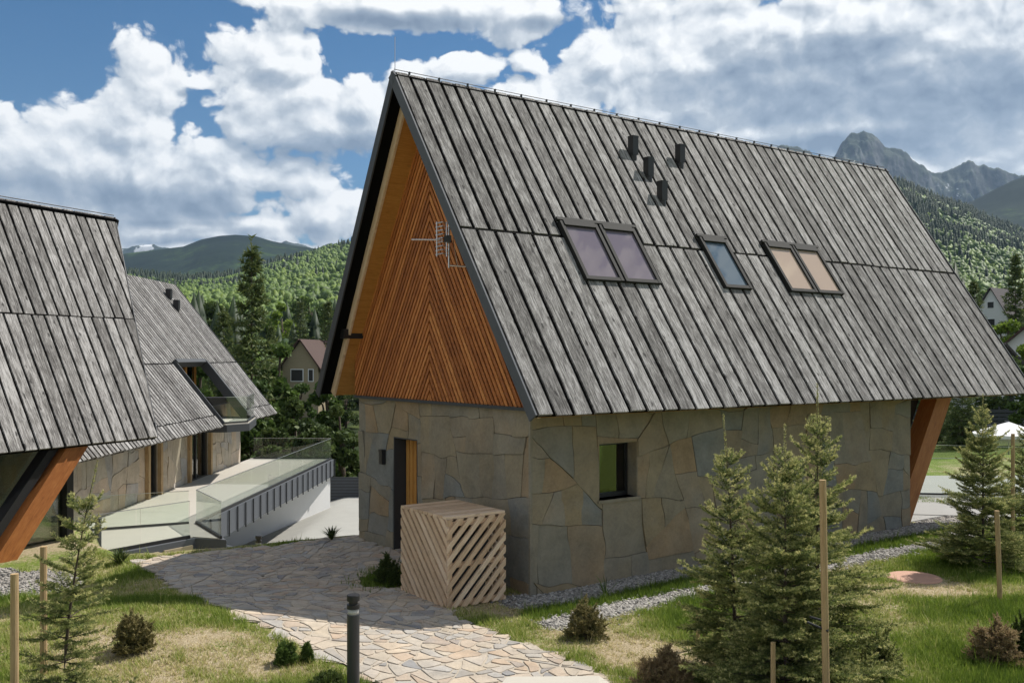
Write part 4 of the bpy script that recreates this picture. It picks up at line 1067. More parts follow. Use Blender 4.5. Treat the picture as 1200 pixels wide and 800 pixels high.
# ================================================================== HILLS AND MOUNTAINS
def hill(name, crest, dist, front, base, m, amp, fs, mat_, rows=70, cols=420, seed=1, ridge=False, back=.35, prof=1.25):
    cr = sorted(crest); px = np.array([c[0] for c in cr], float); py = np.array([c[1] for c in cr], float)
    u = np.linspace((px[0]-CX)/F, (px[-1]-CX)/F, cols); cy = np.interp(u*F+CX, px, py)
    b = np.concatenate([np.linspace(0, 1, rows), np.linspace(1.03, 1+back, 12)])
    D = front+(dist-front)*b
    U, B = np.meshgrid(u, b); _, DD = np.meshgrid(u, D); CY = np.tile(cy, (len(b), 1))
    zc = CZ+(HY-CY)/F*dist; Xw = U*DD; Yw = DD
    pr = np.where(B <= 1, np.clip(B, 0, 1)**prof, 1-((B-1)/back)**1.2*.5)
    n = fbm(Xw/fs, Yw/fs, 7, seed, .55)
    if ridge: n = 1-np.abs(2*fbm(Xw/fs, Yw/fs*.6, 8, seed, .58)-1)*1.9; n = n*.9; n = n+.34*(fbm(Xw/160, Yw/160, 5, seed+3, .6)-.5)
    Zw = base+(zc-base)*pr+(70*(fbm(Xw/150, Yw/400, 5, seed+9, .6)-.5) if ridge else 0)*sstep(B, .5, 1)+(n-.5 if not ridge else n-.75)*amp*np.where(B < 1, np.sin(np.clip(B,0,1)*math.pi)**.7*.95+.10*B, .15)
    ii = np.arange(Xw.size).reshape(Xw.shape); fq = np.stack([ii[:-1,:-1], ii[:-1,1:], ii[1:,1:], ii[1:,:-1]], -1).reshape(-1,4)
    o = npmesh(name, np.stack([Xw,Yw,Zw],-1).reshape(-1,3), fq, mat=mat_, smooth=not ridge); o['kind'] = 'structure'
    return Xw, Yw, Zw
hill('mountain', [(-100,296),(100,296),(146,291),(160,286),(178,283.5),(195,288),(215,293),(260,290),(320,286),(335,283),(352,288),(372,292),(385,287),(400,290),(430,286),(520,284),(700,280),(880,300)], 9500, 8000, 200, None, 260, 900, M['rock_snow'], seed=3, ridge=True)
hill('mountain', [(700,230),(800,200),(860,185),(900,166),(912,164),(922,161.5),(934,164),(945,170),(955,178),(968,182),(978,178),(988,164),(1000,157),(1012,155),(1026,157.5),(1036,166),(1048,168),(1062,178),(1078,192),(1092,196),(1104,195),(1113,189),(1128,184),(1140,181),(1152,183),(1166,187),(1178,190),(1190,198),(1202,203),(1260,225),(1400,250),(1600,260)], 7200, 5200, 150, None, 800, 1100, M['rock'], seed=8, ridge=True, rows=130, cols=900)
hill('hill', [(-200,330),(0,315),(100,303),(146,297),(180,293),(215,289),(235,281),(258,276.5),(275,275),(300,277),(320,283),(345,288),(372,292),(420,290),(560,300),(700,320),(900,350)], 4600, 2600, 20, None, 160, 900, M['darkhill'], seed=12, rows=90)
hill('hill', [(800,330),(950,280),(1050,255),(1110,243),(1140,235),(1165,222),(1185,212),(1210,203),(1300,190),(1500,180)], 4200, 2600, 20, None, 160, 900, M['darkhill'], seed=14, rows=90)
HC1 = hill('hill', [(-300,300),(0,320),(150,322),(215,328),(260,326),(300,316),(330,306),(360,299),(385,292),(412,286),(500,262),(600,262),(750,300),(900,340)], 2100, 380, 2, None, 60, 420, M['hill'], seed=15, rows=90)
HC2 = hill('hill', [(700,300),(850,260),(960,225),(1020,213),(1055,214),(1080,225),(1105,235),(1135,243),(1165,258),(1200,270),(1260,290),(1400,300),(1600,300)], 2300, 380, 2, None, 80, 420, M['hill'], seed=16, rows=90)

# far-off woods: one object, every crown a small ragged solid
def ico():
    import bmesh
    bm = bmesh.new(); bmesh.ops.create_icosphere(bm, subdivisions=1, radius=1); V = np.array([v.co[:] for v in bm.verts]); Fc = np.array([[v.index for v in f.verts] for f in bm.faces]); bm.free()
    bm = bmesh.new(); bmesh.ops.create_icosphere(bm, subdivisions=2, radius=1); V2 = np.array([v.co[:] for v in bm.verts]); F2 = np.array([[v.index for v in f.verts] for f in bm.faces]); bm.free()
    return V, Fc, V2, F2
IV, IF, IV2, IF2 = ico()
def conv(jag, n=7, tiers=4):
    V = []; Fc = []
    for k in range(tiers):
        zb = .12+k*.2; zt_ = zb+.42 if k < tiers-1 else 1.0; r = (1-zb)*.36+.03; b = len(V)
        V.append((0,0,zt_))
        for j in range(n*2):
            th = math.pi*j/n+k*.4; rr = r*(1 if j % 2 else .62); V.append((rr*math.cos(th), rr*math.sin(th), zb+(0 if j % 2 else .05)))
        for j in range(n*2): Fc.append((b, b+1+j, b+1+(j+1) % (n*2)))
    return np.array(V), np.array(Fc)
CVV, CVF = conv(0)
def forest(name, grids, counts, seed, lim, label):
    rg = np.random.default_rng(seed); VV_ = []; FF_ = []; RR_ = []; off = 0
    for (Xw, Yw, Zw), cnt in zip(grids, counts):
        rows_, cols_ = Xw.shape
        bi = (rg.random(cnt)**.7*89).clip(0, rows_-2); ci = rg.random(cnt)*(cols_-2)
        i0 = bi.astype(int); j0 = ci.astype(int); fi = bi-i0; fj = ci-j0
        def bl(A): return (A[i0,j0]*(1-fi)+A[i0+1,j0]*fi)*(1-fj)+(A[i0,j0+1]*(1-fi)+A[i0+1,j0+1]*fi)*fj
        x, y, z = bl(Xw), bl(Yw), bl(Zw); ok = (np.abs(x/y) < .72) & (y > 620)
        if 'keep' in globals(): pass
        patch = fbm(x/260, y/260, 4, 5); patch2 = fbm(x/50, y/50, 3, 6)
        con = patch+.3*(patch2-.5)+rg.normal(0, .05, cnt)+.55*(bi/89-.72) > .50
        for q in np.nonzero(ok)[0]:
            d = y[q]
            s = rg.uniform(.75, 1.25)*(1+min(1.2, d/2600)*.25)
            if con[q]:
                h = 14*s; V = CVV*np.array([h*.62, h*.62, h]); Fc = CVF; r = rg.uniform(0, .38)
            else:
                h = 5.6*s; V0, Fc = (IV2, IF2) if d < 1000 else (IV, IF)
                jag = 1+.9*(rg.random(len(V0))-.5); V = V0*jag[:,None]*np.array([h*.62, h*.62, h*.85])+np.array([0,0,h*.6]); r = np.clip(.56+.6*(patch2[q]-.35)+rg.uniform(-.06,.16), .5, 1)
            th = rg.uniform(0, 6.3); c_, s_ = math.cos(th), math.sin(th)
            V = np.stack([V[:,0]*c_-V[:,1]*s_+x[q], V[:,0]*s_+V[:,1]*c_+y[q], V[:,2]+z[q]-1.5], -1)
            VV_.append(V); FF_.append(Fc+off); RR_.append(np.clip(r+rg.uniform(-.13,.13,len(Fc)),0,1)); off += len(V)
    o = npmesh(name, np.concatenate(VV_), np.concatenate(FF_), np.concatenate(RR_), M['forest']); tag(o, label, None, None, 'stuff')
    return o
forest('forest', [HC1, HC2], [24000, 24000], 5, (0, 1.0), 'far mixed woods covering the green hillsides')

#PART3
# ================================================================== SPRUCES
def spruce(h, rb, seed, nl=.028, nw=.008, dens=350, dz=.20, z0f=.04, nbr=6, up=(.12,1.0), lean=(0,0), droop=.16, leader=.30, twist=1.0, bare=0., mat_='needle', taper=.85, step=.05, side=.5):
    """returns trunk MB, branch MB, needle arrays"""
    rg = np.random.default_rng(seed); tb = MB(); bb = MB(); segs = []; tipv = []
    def tp(z): return np.array([lean[0]*(z/h)**1.6, lean[1]*(z/h)**1.6, z])
    tb.tube([tp(z) for z in np.linspace(-.05*h, h, 9)], [max(.0035, .022*h/2.2*(1-k/8.2)**1.1) for k in range(9)], 7)
    z = z0f*h; wh = []
    while z < h*(1-leader*.5):
        f = z/h
        for k in range(nbr+int(rg.integers(-1,2))): wh.append((z+rg.normal(0,.015*h/3), rg.uniform(.8,1.15), 2*math.pi*k/nbr+rg.uniform(-.35,.35)+z*5))
        for k in range(3 if z < .6*h else 1): wh.append((z+rg.uniform(.2,.8)*dz, .62, rg.uniform(0,6.28)))
        z += dz*(1-.25*f)
    for (z, sc, th) in wh:
        f = z/h
        if z > h*.965: continue
        L = rb*(max(0,1-f)**taper*1.02+.04)*sc*rg.uniform(.72,1.12)
        if f < bare: L *= .35
        el = up[0]+(up[1]-up[0])*f**1.5+rg.normal(0,.10)
        n = max(4, int(L/step)); d = np.array([math.cos(th), math.sin(th), 0]); P_ = [tp(z)]
        for i in range(n):
            s = (i+1)/n; e = el-droop*math.sin(s*2.2)*(1-f)*2+.30*s*s
            d2 = np.array([math.cos(th)*math.cos(e), math.sin(th)*math.cos(e), math.sin(e)])
            th += rg.normal(0,.03); P_.append(P_[-1]+d2*L/n)
        P_ = np.array(P_); bb.tube(P_[::max(1,n//4)] if n > 5 else P_, [max(.0016,.010*h/3*(L/rb)*(1-k/len(P_[::max(1,n//4)] if n > 5 else P_))) for k in range(len(P_[::max(1,n//4)] if n > 5 else P_))], 4, cap=False)
        for i in range(n):
            s = i/n; tip = 1.0 if i >= n-2 else .25+.25*s
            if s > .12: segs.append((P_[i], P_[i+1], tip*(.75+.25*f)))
            if s > .15 and i < n:
                for sgn in (-1, 1):
                    if rg.random() < .12: continue
                    l2 = side*(L*(1-s))*rg.uniform(.6,1.1)+.03*h/3; dd = P_[i+1]-P_[i]; dd /= np.linalg.norm(dd)
                    lat = np.cross(dd, [0,0,1]); lat /= np.linalg.norm(lat)+1e-9; v = dd*.62+lat*sgn*.75+np.array([0,0,rg.normal(-.02,.16)]); v /= np.linalg.norm(v)
                    a = P_[i]; m2 = a+v*l2*.5; b = m2+(v+np.array([0,0,.12])+dd*.15)*l2*.5
                    segs.append((a, m2, .12+.2*s)); segs.append((m2, b, .55+.45*(rg.random() < .5)))
                    if l2 > .16*h/3:
                        for q in (.3,.5,.7):
                            for sg2 in (-1,1):
                                v2 = v*.7+np.cross(v,[0,0,1])*sg2*.6+np.array([0,0,rg.normal(0,.12)]); c0 = a+(b-a)*q; segs.append((c0, c0+v2*l2*.38*(1-q*.5), .35+.4*rg.random()))
    segs.append((tp(h*(1-leader)), tp(h), .8))
    A = np.array([s[0] for s in segs]); B = np.array([s[1] for s in segs]); T_ = np.array([s[2] for s in segs])
    L = np.linalg.norm(B-A, axis=1); n = np.maximum(2, (L*dens).astype(int)); idx = np.repeat(np.arange(len(L)), n)
    t_ = rg.random(len(idx)); ax_ = (B-A)[idx]/L[idx][:,None]; base = A[idx]+(B-A)[idx]*t_[:,None]
    rv = rg.normal(size=(len(idx),3)); rv -= ax_*(rv*ax_).sum(1)[:,None]; rv /= np.linalg.norm(rv,axis=1)[:,None]+1e-9
    dr = ax_*.62+rv*.8; ln = nl*rg.uniform(.7,1.15,len(idx)); tipp = base+dr*ln[:,None]
    wv = np.cross(dr, rg.normal(size=(len(idx),3))); wv /= np.linalg.norm(wv,axis=1)[:,None]+1e-9
    V = np.stack([base-wv*nw/2, base+wv*nw/2, tipp], 1).reshape(-1,3); Fc = np.arange(len(V)).reshape(-1,3)
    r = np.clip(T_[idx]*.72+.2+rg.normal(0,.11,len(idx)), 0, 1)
    return tb, bb, V, Fc, r
def add_spruce(label, x, y, h, rb, seed, group=None, cat='spruce', z=None, name='spruce_tree', foliage='needle', **kw):
    o = empty(name, (x, y, gz(x, y) if z is None else z)); tag(o, label, cat, group)
    tb, bb, V, Fc, r = spruce(h, rb, seed, **kw)
    tb.build('trunk', M['bark'], o, True); bb.build('branches', M['bark'], o)
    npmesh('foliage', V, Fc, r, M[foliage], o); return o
YG = 'young spruces planted in the meadow'
def dpt(px, d): return ((px-CX)/F*d, d)
x, y = dpt(862, 11.1); add_spruce('young spruce with a pale bushy tip, leftmost of the three before the side wall', x, y, 3.05, .98, 1, YG, lean=(-.14,0), droop=.12)
x, y = dpt(958, 10.6); add_spruce('tallest young spruce before the side wall, leader reaching above the eave', x, y, 3.42, 1.0, 2, YG, leader=.34)
x, y = dpt(920, 9.9); add_spruce('broad young spruce in the middle of the group, tied to the tall wooden stake', x, y, 2.95, 1.1, 3, YG, leader=.30, bare=.0)
x, y = dpt(1152, 16.8); add_spruce('dark young spruce at the right beyond the short leaning stake', x, y, 3.05, 1.08, 4, YG, leader=.2, droop=.1)
x, y = dpt(1203, 18.6); add_spruce('young spruce cut off by the right edge, beside a thin stake', x, y, 2.6, .95, 5, YG, leader=.2)
x, y = dpt(74, 9.6); add_spruce('sparse young spruce on the mound at lower left with a bare crooked leader', x, y, 2.35, .62, 6, YG, lean=(.30,.1), leader=.42, dz=.24, nbr=5, dens=330, taper=.55, side=.5)
x, y = dpt(118, 8.2); add_spruce('low sprawling spruce shoots at the bottom left below the tall sparse spruce', x, y, .55, .62, 7, None, leader=.2, dz=.12, nl=.02, taper=.4, up=(.1,.5))
# ------------------------------------------------------------------ stakes
def stake(px, ptop, d, label, wdt=.055, lean=(0,0), tie=False):
    x, y = dpt(px, d); zb = gz(x, y); top = CZ+(HY-ptop)/F*d-zb
    o = empty('wooden_stake', (x, y, zb)); tag(o, label, 'stake', 'wooden stakes beside the young trees')
    mb = MB(); s = wdt/2
    mb.tube([(0,0,-.1),(lean[0]*.5,lean[1]*.5,top*.5),(lean[0],lean[1],top)], [s,s*.97,s*.93], 10); mb.build('post', M['stake'], o)
    if tie: mb = MB(); mb.tube([(-s-.12,.1,top*.42),(0,-s-.006,top*.40),(s+.01,.1,top*.42),(-.1,.2,top*.43)], .012, 6); mb.build('tie', M['black'], o)
    return o
stake(969, 562, 9.0, 'tall pale wooden stake in front of the big spruce group, tied with black strap', .068, (-.04,0), True)
stake(1172, 598, 14.6, 'short wooden stake leaning a little beside the dark spruce at right', .075, (-.05,0))
stake(1187, 508, 17.6, 'thin tall stake behind the dark spruce at the right edge', .07)
stake(17, 672, 8.6, 'light wooden stake nearest the lower left corner', .075)
stake(51, 640, 10.2, 'wooden stake partly hidden in the sparse spruce at lower left', .075)
stake(906, 752, 9.3, 'stub of a wooden stake low under the spruce branches', .05)
stake(818, 715, 12.2, 'short stake behind the leftmost spruce of the group', .05)
# ------------------------------------------------------------------ shrubs
def shrub(px, py, wpx, hpx, label, kind='juniper', seed=0, n=13000, group='low shrubs in the meadow', nl=.03, nw=.011, spiky=.35, cat='shrub', name='shrub'):
    x, y = G(px, py); x0, y0 = x, y; rw = wpx/2/F*y; h = hpx/F*y
    o = empty(name, (x, y, gz(x, y)-.01)); tag(o, label, cat, group); rg = np.random.default_rng(seed)
    segs = []; bb = MB()
    for k in range(150):
        th = rg.uniform(0,6.283); el = math.asin(rg.uniform(.08,1)); q = .82+.12*math.sin(th*3+seed)+rg.normal(0,.07)
        tip = np.array([math.cos(th)*math.cos(el)*rw*q, math.sin(th)*math.cos(el)*rw*q, math.sin(el)*h*q]); root = np.array([rg.normal(0,rw*.12), rg.normal(0,rw*.12), 0])
        mid = root*.35+tip*.65; segs += [(root*.4+mid*.6, mid, .1), (mid, tip, .5)]
        if k < 30: bb.tube([root, mid, tip], [.006,.004,.0015], 4, cap=False)
        for j in range(5):
            a = mid+(tip-mid)*rg.uniform(0,1); v = rg.normal(size=3); v[2] = abs(v[2])*.8; v = v/np.linalg.norm(v)*rw*rg.uniform(.10,.24); segs.append((a, a+v+(tip-mid)*.15, .7+.3*rg.random()))
    A = np.array([s[0] for s in segs]); B = np.array([s[1] for s in segs]); T_ = np.array([s[2] for s in segs]); L = np.linalg.norm(B-A,axis=1)
    n_ = np.maximum(2,(L/L.sum()*n*2.4).astype(int)); idx = np.repeat(np.arange(len(L)), n_); t_ = rg.random(len(idx)); ax_ = (B-A)[idx]/L[idx][:,None]
    base = A[idx]+(B-A)[idx]*t_[:,None]; rv = rg.normal(size=(len(idx),3)); dr = ax_*spiky+rv*.42; dr[:,2] += .15; dr /= np.linalg.norm(dr,axis=1)[:,None]
    tipp = base+dr*nl*rg.uniform(.6,1.2,len(idx))[:,None]; wv = np.cross(dr, rg.normal(size=(len(idx),3))); wv /= np.linalg.norm(wv,axis=1)[:,None]
    V = np.stack([base-wv*nw/2, base+wv*nw/2, tipp],1).reshape(-1,3); V[:,2] = np.maximum(V[:,2], .0)
    npmesh('foliage', V, np.arange(len(V)).reshape(-1,3), np.clip(T_[idx]*.6+.15+rg.normal(0,.16,len(idx)),0,1), M[kind], o); bb.build('branches', M['bark'], o); return o
shrub(155,764,52,52,'rounded brown green juniper on the dry mound at lower left','juniper',1)
shrub(456,684,40,36,'dark green round shrub in the planting hole left of the lattice box','leaf_dark',2)
shrub(686,747,56,44,'brown green juniper beside the gravel trail, in front of the side wall','juniper',3)
shrub(780,806,78,46,'wide reddish heather clump at the bottom, left of the spruces','heather',4, nl=.05)
shrub(1167,776,70,54,'reddish brown shrub on the lawn near the right edge','heather',5)
shrub(1203,772,40,60,'dark green shrub cut off by the right edge','leaf_dark',6)
shrub(1028,794,66,66,'grey green juniper on the right foot of the spruce group','needle',7)
shrub(334,778,30,30,'small bright green conifer shrub beside the path edge, left one','leaf',8,6000,'small green shrubs by the path')
shrub(360,776,18,24,'small bright green conifer shrub beside the path edge, right one','leaf',9,4000,'small green shrubs by the path')
shrub(385,806,50,20,'low green plant at the foot of the bollard','leaf_dark',10,6000,'small green shrubs by the path')
x_, y_ = dpt(330, 21.6)
def plant(x, y, z, h, label, seed, n=60, kind='leaf_dark', w_=.012):
    o = empty('leafy_plant', (x, y, z)); rg = np.random.default_rng(seed); mb = MB()
    for k in range(n):
        th = rg.uniform(0,6.28); l = h*rg.uniform(.5,1.1); e = rg.uniform(.7,1.45); d = Vector((math.cos(th)*math.cos(e), math.sin(th)*math.cos(e), math.sin(e))); s = Vector((-d.y, d.x, 0)).normalized()*w_
        m_ = d*l*.6; t_ = d*l+Vector((d.x,d.y,-.35))*l*.25; mb.poly([-s*.6, s*.6, m_+s, m_-s], float(rg.random())); mb.poly([m_-s, m_+s, t_], float(rg.random()))
    fo = mb.build('leaves', M[kind], o); tag(o, label, 'plant'); return o
plant(x_, y_, float(zt(x_,y_))+.1, .62, 'spiky grass plant beside the driveway behind the path', 3, 150, w_=.02)
xx, yy = HL(-.6,5.9); plant(xx, yy, gz(xx,yy), .32, 'low leafy plant at the far corner of the gable wall', 5, 90)
xx, yy = HL(1.0,-.62); plant(xx, yy, gz(xx,yy), .42, 'thin weed with arching stems in the gravel strip by the wall', 6, 16, 'leaf', .008)
xx, yy = G(140,662); plant(xx, yy, gz(xx,yy), .35, 'dark grass tuft at the left end of the stone path', 7, 140)
# ------------------------------------------------------------------ bollards
def bollard(x, y, z, h, r, label):
    o = empty('bollard_light', (x, y, z)); tag(o, label, 'bollard light', 'black bollard lights')
    mb = MB(); mb.lathe([(0,-.05),(r,-.05),(r,h*.80),(r*.98,h*.805),(0,h*.805)], 28); mb.build('post', M['anth2'], o, False)
    mb = MB(); mb.lathe([(0,h*.80),(r*.86,h*.806),(r*.86,h*.862),(0,h*.862)], 28); mb.build('lens', M['lens'], o, True)
    mb = MB(); mb.lathe([(0,h*.863),(r*1.03,h*.863),(r*1.03,h*.905),(r*.72,h*.91),(r*.72,h*.935),(r*1.03,h*.94),(r*1.03,h*.99),(r*.95,h),(0,h)], 28); mb.build('cap', M['black'], o, False)
M['anth2'] = plain('charcoal_powder_coat', (.035,.037,.040), .42, noise=.06); M['lens'] = plain('frosted_lens', (.42,.42,.40), .4)
x, y = dpt(414, 10.05); bollard(x, y, gz(x,y), CZ-(696-HY)/F*10.05-gz(x,y), .066, 'black cylindrical bollard light standing in front on the flagstone path')
x, y = dpt(115, 22.6); bollard(x, y, zd+.012, .80, .075, 'small black bollard light on the pale terrace beyond the sparse spruce')
x, y = dpt(303, 20.4); bollard(x, y, gz(x,y), .0+CZ-(627-HY)/F*20.4-gz(x,y), .065, 'small black bollard light at the driveway edge behind the path')
# round cover in the lawn, flat step, stray stones
x, y = G(1071, 677); o = empty('manhole_cover', (x, y, gz(x,y)+.0)); tag(o, 'round terracotta coloured cover lying in the lawn', 'cover')
mb = MB(); mb.lathe([(.30,-.05),(.44,-.05),(.44,.012),(.41,.030),(.05,.034),(0,.034)], 40); mb.build('cover_disc', M['cover'], o)
x, y = G(655, 815); ps = [G(594,797), G(702,796), G(722,810), G(700,840), G(560,840)]
mb = MB(); zz = [gz(*p)+.015 for p in ps]; mb.poly([(p[0],p[1],z+.03) for p, z in zip(ps, zz)][::-1], .5)
n = len(ps)
for i in range(n): a, b = ps[i], ps[(i+1) % n]; mb.poly([(a[0],a[1],zz[i]-.1),(b[0],b[1],zz[(i+1)%n]-.1),(b[0],b[1],zz[(i+1)%n]+.03),(a[0],a[1],zz[i]+.03)])
o = mb.build('paving_slab', M['deck']); tag(o, 'smooth pale slab at the bottom end of the flagstone path', 'slab')
# ------------------------------------------------------------------ gravel stones (stuff)
def stones():
    rg = np.random.default_rng(77); n = 60000; x = rg.uniform(-12, 12, n); y = rg.uniform(9.5, 23.5, n)
    # denser sampling close to the strip and the trail
    gv_, _ = masks(x, y); ok = (gv_ > .45+.3*rg.random(n)) & ~inpoly(x, y, PATH)
    x, y = x[ok], y[ok]
    for pts_, m_ in ((STRIP, 9000), (TRAIL, 5000)):
        p_ = np.array(pts_); k = rg.integers(0, len(p_)-1, m_); t_ = rg.random(m_)[:,None]; q = p_[k]*(1-t_)+p_[k+1]*t_+rg.normal(0, .17, (m_,2)); x = np.r_[x, q[:,0]]; y = np.r_[y, q[:,1]]
    lx = (x-HC[0])*VV[0]+(y-HC[1])*VV[1]; ly = (x-HC[0])*UU[0]+(y-HC[1])*UU[1]; ok = ~((lx > -.03) & (ly > -.03) & (lx < 10.5)) & ~inpoly(x, y, PATH); x, y = x[ok], y[ok]
    z = zt(x, y); s = rg.uniform(.012, .030, len(x))*(1+.4*(rg.random(len(x)) < .06)); N_ = len(x)
    jit = 1+.3*(rg.random((N_, len(IV), 1))-.5); V = IV[None]*jit*s[:,None,None]*np.array([1.2,.95,.62]); th = rg.uniform(0,6.28,N_); c_, s_ = np.cos(th)[:,None], np.sin(th)[:,None]
    V = np.stack([V[...,0]*c_-V[...,1]*s_+x[:,None], V[...,0]*s_+V[...,1]*c_+y[:,None], V[...,2]+z[:,None]+.008], -1)
    Fc = IF[None]+np.arange(N_)[:,None,None]*len(IV)
    o = npmesh('gravel', V.reshape(-1,3), Fc.reshape(-1,3), np.repeat(rg.random(N_), len(IF)), M['gravel']); tag(o, 'loose grey and beige gravel along the wall and the trail', None, None, 'stuff')
stones()
# ------------------------------------------------------------------ grass (stuff)
def grass():
    rg = np.random.default_rng(99); n = 500000
    d = 6.8+(25-6.8)*rg.random(n)**1.35; u = rg.uniform(-.60, .80, n); x = u*d; y = d
    cl = fbm(x*3.2, y*3.2, 3, 31); gvm, grm = masks(x, y)
    keep = rg.random(n) < np.clip(.35+.9*grm+.9*(cl-.5), .3, 1)*(1-gvm)
    keep &= ~inpoly(x, y, PATH+0)
    lx = (x-HC[0])*VV[0]+(y-HC[1])*VV[1]; ly = (x-HC[0])*UU[0]+(y-HC[1])*UU[1]
    keep &= ~((lx > -.05) & (ly > -.1) & (lx < 13.4) & (ly < 6)) & (y-np.interp(x, EX, EY) < .05) & ~((x < -8) & (y > 16.6))
    hole = (np.hypot((x-HOLE[0])/.42, (y-HOLE[1])/.75) < 1)
    keep &= (np.hypot(x-G(1071,677)[0], y-G(1071,677)[1]) > .5)
    x, y, cl, grm = x[keep], y[keep], cl[keep], grm[keep]
    hx = HOLE[0]+rg.normal(0,.22,900); hy = HOLE[1]+rg.normal(0,.40,900); x = np.r_[x,hx]; y = np.r_[y,hy]; cl = np.r_[cl,np.full(900,.6)]; grm = np.r_[grm,np.full(900,.9)]
    z = zt(x, y); N_ = len(x); k = 3
    hgt = (.020+.060*np.clip(grm+.8*(cl-.5),0,1))*rg.uniform(.5,1.6,N_)
    tall = rg.random(N_) < .015; hgt = np.where(tall, hgt*2.6, hgt)
    Vs = []; Rs = []
    for j in range(k):
        th = rg.uniform(0,6.283,N_); ln = rg.uniform(.2,1.2,N_)*(1.5-grm); bx = x+rg.normal(0,.012,N_); by = y+rg.normal(0,.012,N_)
        tipx = bx+np.cos(th)*hgt*ln; tipy = by+np.sin(th)*hgt*ln; wd = .0026+.0022*(y/12)
        ox = -np.sin(th)*wd; oy = np.cos(th)*wd
        Vs.append(np.stack([np.stack([bx-ox,by-oy,z-.004],-1), np.stack([bx+ox,by+oy,z-.004],-1), np.stack([tipx,tipy,z+hgt],-1)],1))
        dry = np.clip(1.0-.85*grm-.45*(cl-.5)+rg.normal(0,.16,N_), 0, 1); Rs.append(dry)
    V = np.concatenate(Vs).reshape(-1,3)
    o = npmesh('grass', V, np.arange(len(V)).reshape(-1,3), np.concatenate(Rs), M['grass']); tag(o, 'patchy green and straw coloured meadow grass', None, None, 'stuff')
grass()
# ================================================================== TREES IN THE MIDDLE DISTANCE
def far_spruce(label, px, ptop, d, hw, seed, group='conifers behind the houses', base=None, dens=9, foliage='needle_far'):
    x, y = dpt(px, d); zb = (gz(x,y) if base is None else base); h = CZ+(HY-ptop)/F*d-zb
    return add_spruce(label, x, y, h, hw, seed, group, 'spruce', zb-.2, nl=.36*h/15, nw=.13*h/15, dens=dens*15/h, dz=.62*h/15, step=.45*h/15, nbr=6, droop=.22, up=(-.12,.55), leader=.12, z0f=.05, foliage=foliage, side=.38, taper=.8)
far_spruce('tallest pointed spruce rising against the sky between the two houses', 295, 274, 62, 2.9, 101)
far_spruce('broad spruce at the left of the tall pointed one, behind the balcony roof', 262, 352, 74, 2.7, 102)
far_spruce('dark spruce right of the tall pointed spruce, behind the small beige house', 352, 348, 175, 4.2, 103)
far_spruce('slender spruce just left of the orange gable of the stone house', 384, 345, 120, 3.2, 104)
far_spruce('narrow spruce standing between the tall spruce and the beige house', 318, 375, 110, 2.6, 105)
far_spruce('tall dark spruce with a thin top, right of the distant gabled house', 1190, 290, 95, 2.8, 106, 'conifers beyond the right end of the roof')
far_spruce('dark spruce directly beyond the roof edge at right, left of the distant gabled house', 1141, 322, 120, 3.0, 107, 'conifers beyond the right end of the roof')
far_spruce('short dark spruce under the right end of the roof, left of the parasol', 1128, 440, 48, 1.9, 108, 'conifers beyond the right end of the roof')
far_spruce('dark spruce seen behind the slanted post under the eave', 1098, 452, 52, 1.8, 109, 'conifers beyond the right end of the roof')
far_spruce('spruce beyond the red roofed house, touching the right edge', 1210, 330, 110, 3.4, 110, 'conifers beyond the right end of the roof')
def broad(label, px, ptop, d, wpx, seed, kind='leaf', group='broadleaved trees behind the houses', n=5200, base=None, leaf=None, cat='tree', name='broadleaved_tree'):
    x, y = dpt(px, d); zb = (gz(x,y) if base is None else base)-.2; h = CZ+(HY-ptop)/F*d-zb; w_ = wpx/F*d/2; rg = np.random.default_rng(seed)
    o = empty(name, (x,y,zb)); tag(o, label, cat, group); mb = MB(); mb.tube([(0,0,0),(.02*h,0,.3*h),(0,.02*h,.75*h)], [.03*h,.022*h,.008*h], 8)
    cs = []
    for k in range(26):
        th = rg.uniform(0,6.28); zz = rg.uniform(.16,.92); rr = math.sqrt(max(0,1-((zz-.5)/.52)**2))*rg.uniform(.25,.85); c = np.array([math.cos(th)*rr*w_, math.sin(th)*rr*w_, zz*h]); cs.append((c, rg.uniform(.20,.40)*min(w_, h*.4)))
        if k < 12: mb.tube([(0,0,h*max(.12,zz-.3)), tuple(c*np.array([.5,.5,1])-np.array([0,0,.05*h])), tuple(c)], [.012*h,.008*h,.003*h], 5, cap=False)
    mb.build('trunk', M['bark'], o, True)
    k = rg.integers(0, len(cs), n); C_ = np.array([c[0] for c in cs])[k]; R_ = np.array([c[1] for c in cs])[k]
    v = rg.normal(size=(n,3)); v /= np.linalg.norm(v,axis=1)[:,None]; p = C_+v*(R_*rg.random(n)**.35*rg.uniform(.8,1.15,n))[:,None]*np.array([1,1,.8])
    s = (leaf or .02*h+.02)*rg.uniform(.6,1.4,n); a = rg.normal(size=(n,3)); a /= np.linalg.norm(a,axis=1)[:,None]; b = np.cross(a, rg.normal(size=(n,3))); b /= np.linalg.norm(b,axis=1)[:,None]
    V = np.stack([p-a*s[:,None], p+b*s[:,None]*.6, p+a*s[:,None], p-b*s[:,None]*.6],1).reshape(-1,3)
    tone = rg.random(len(cs))[k]*.45+.25
    npmesh('crown', V, np.arange(len(V)).reshape(-1,4), np.clip(tone+rg.normal(0,.12,n),0,1), M[kind], o); return o
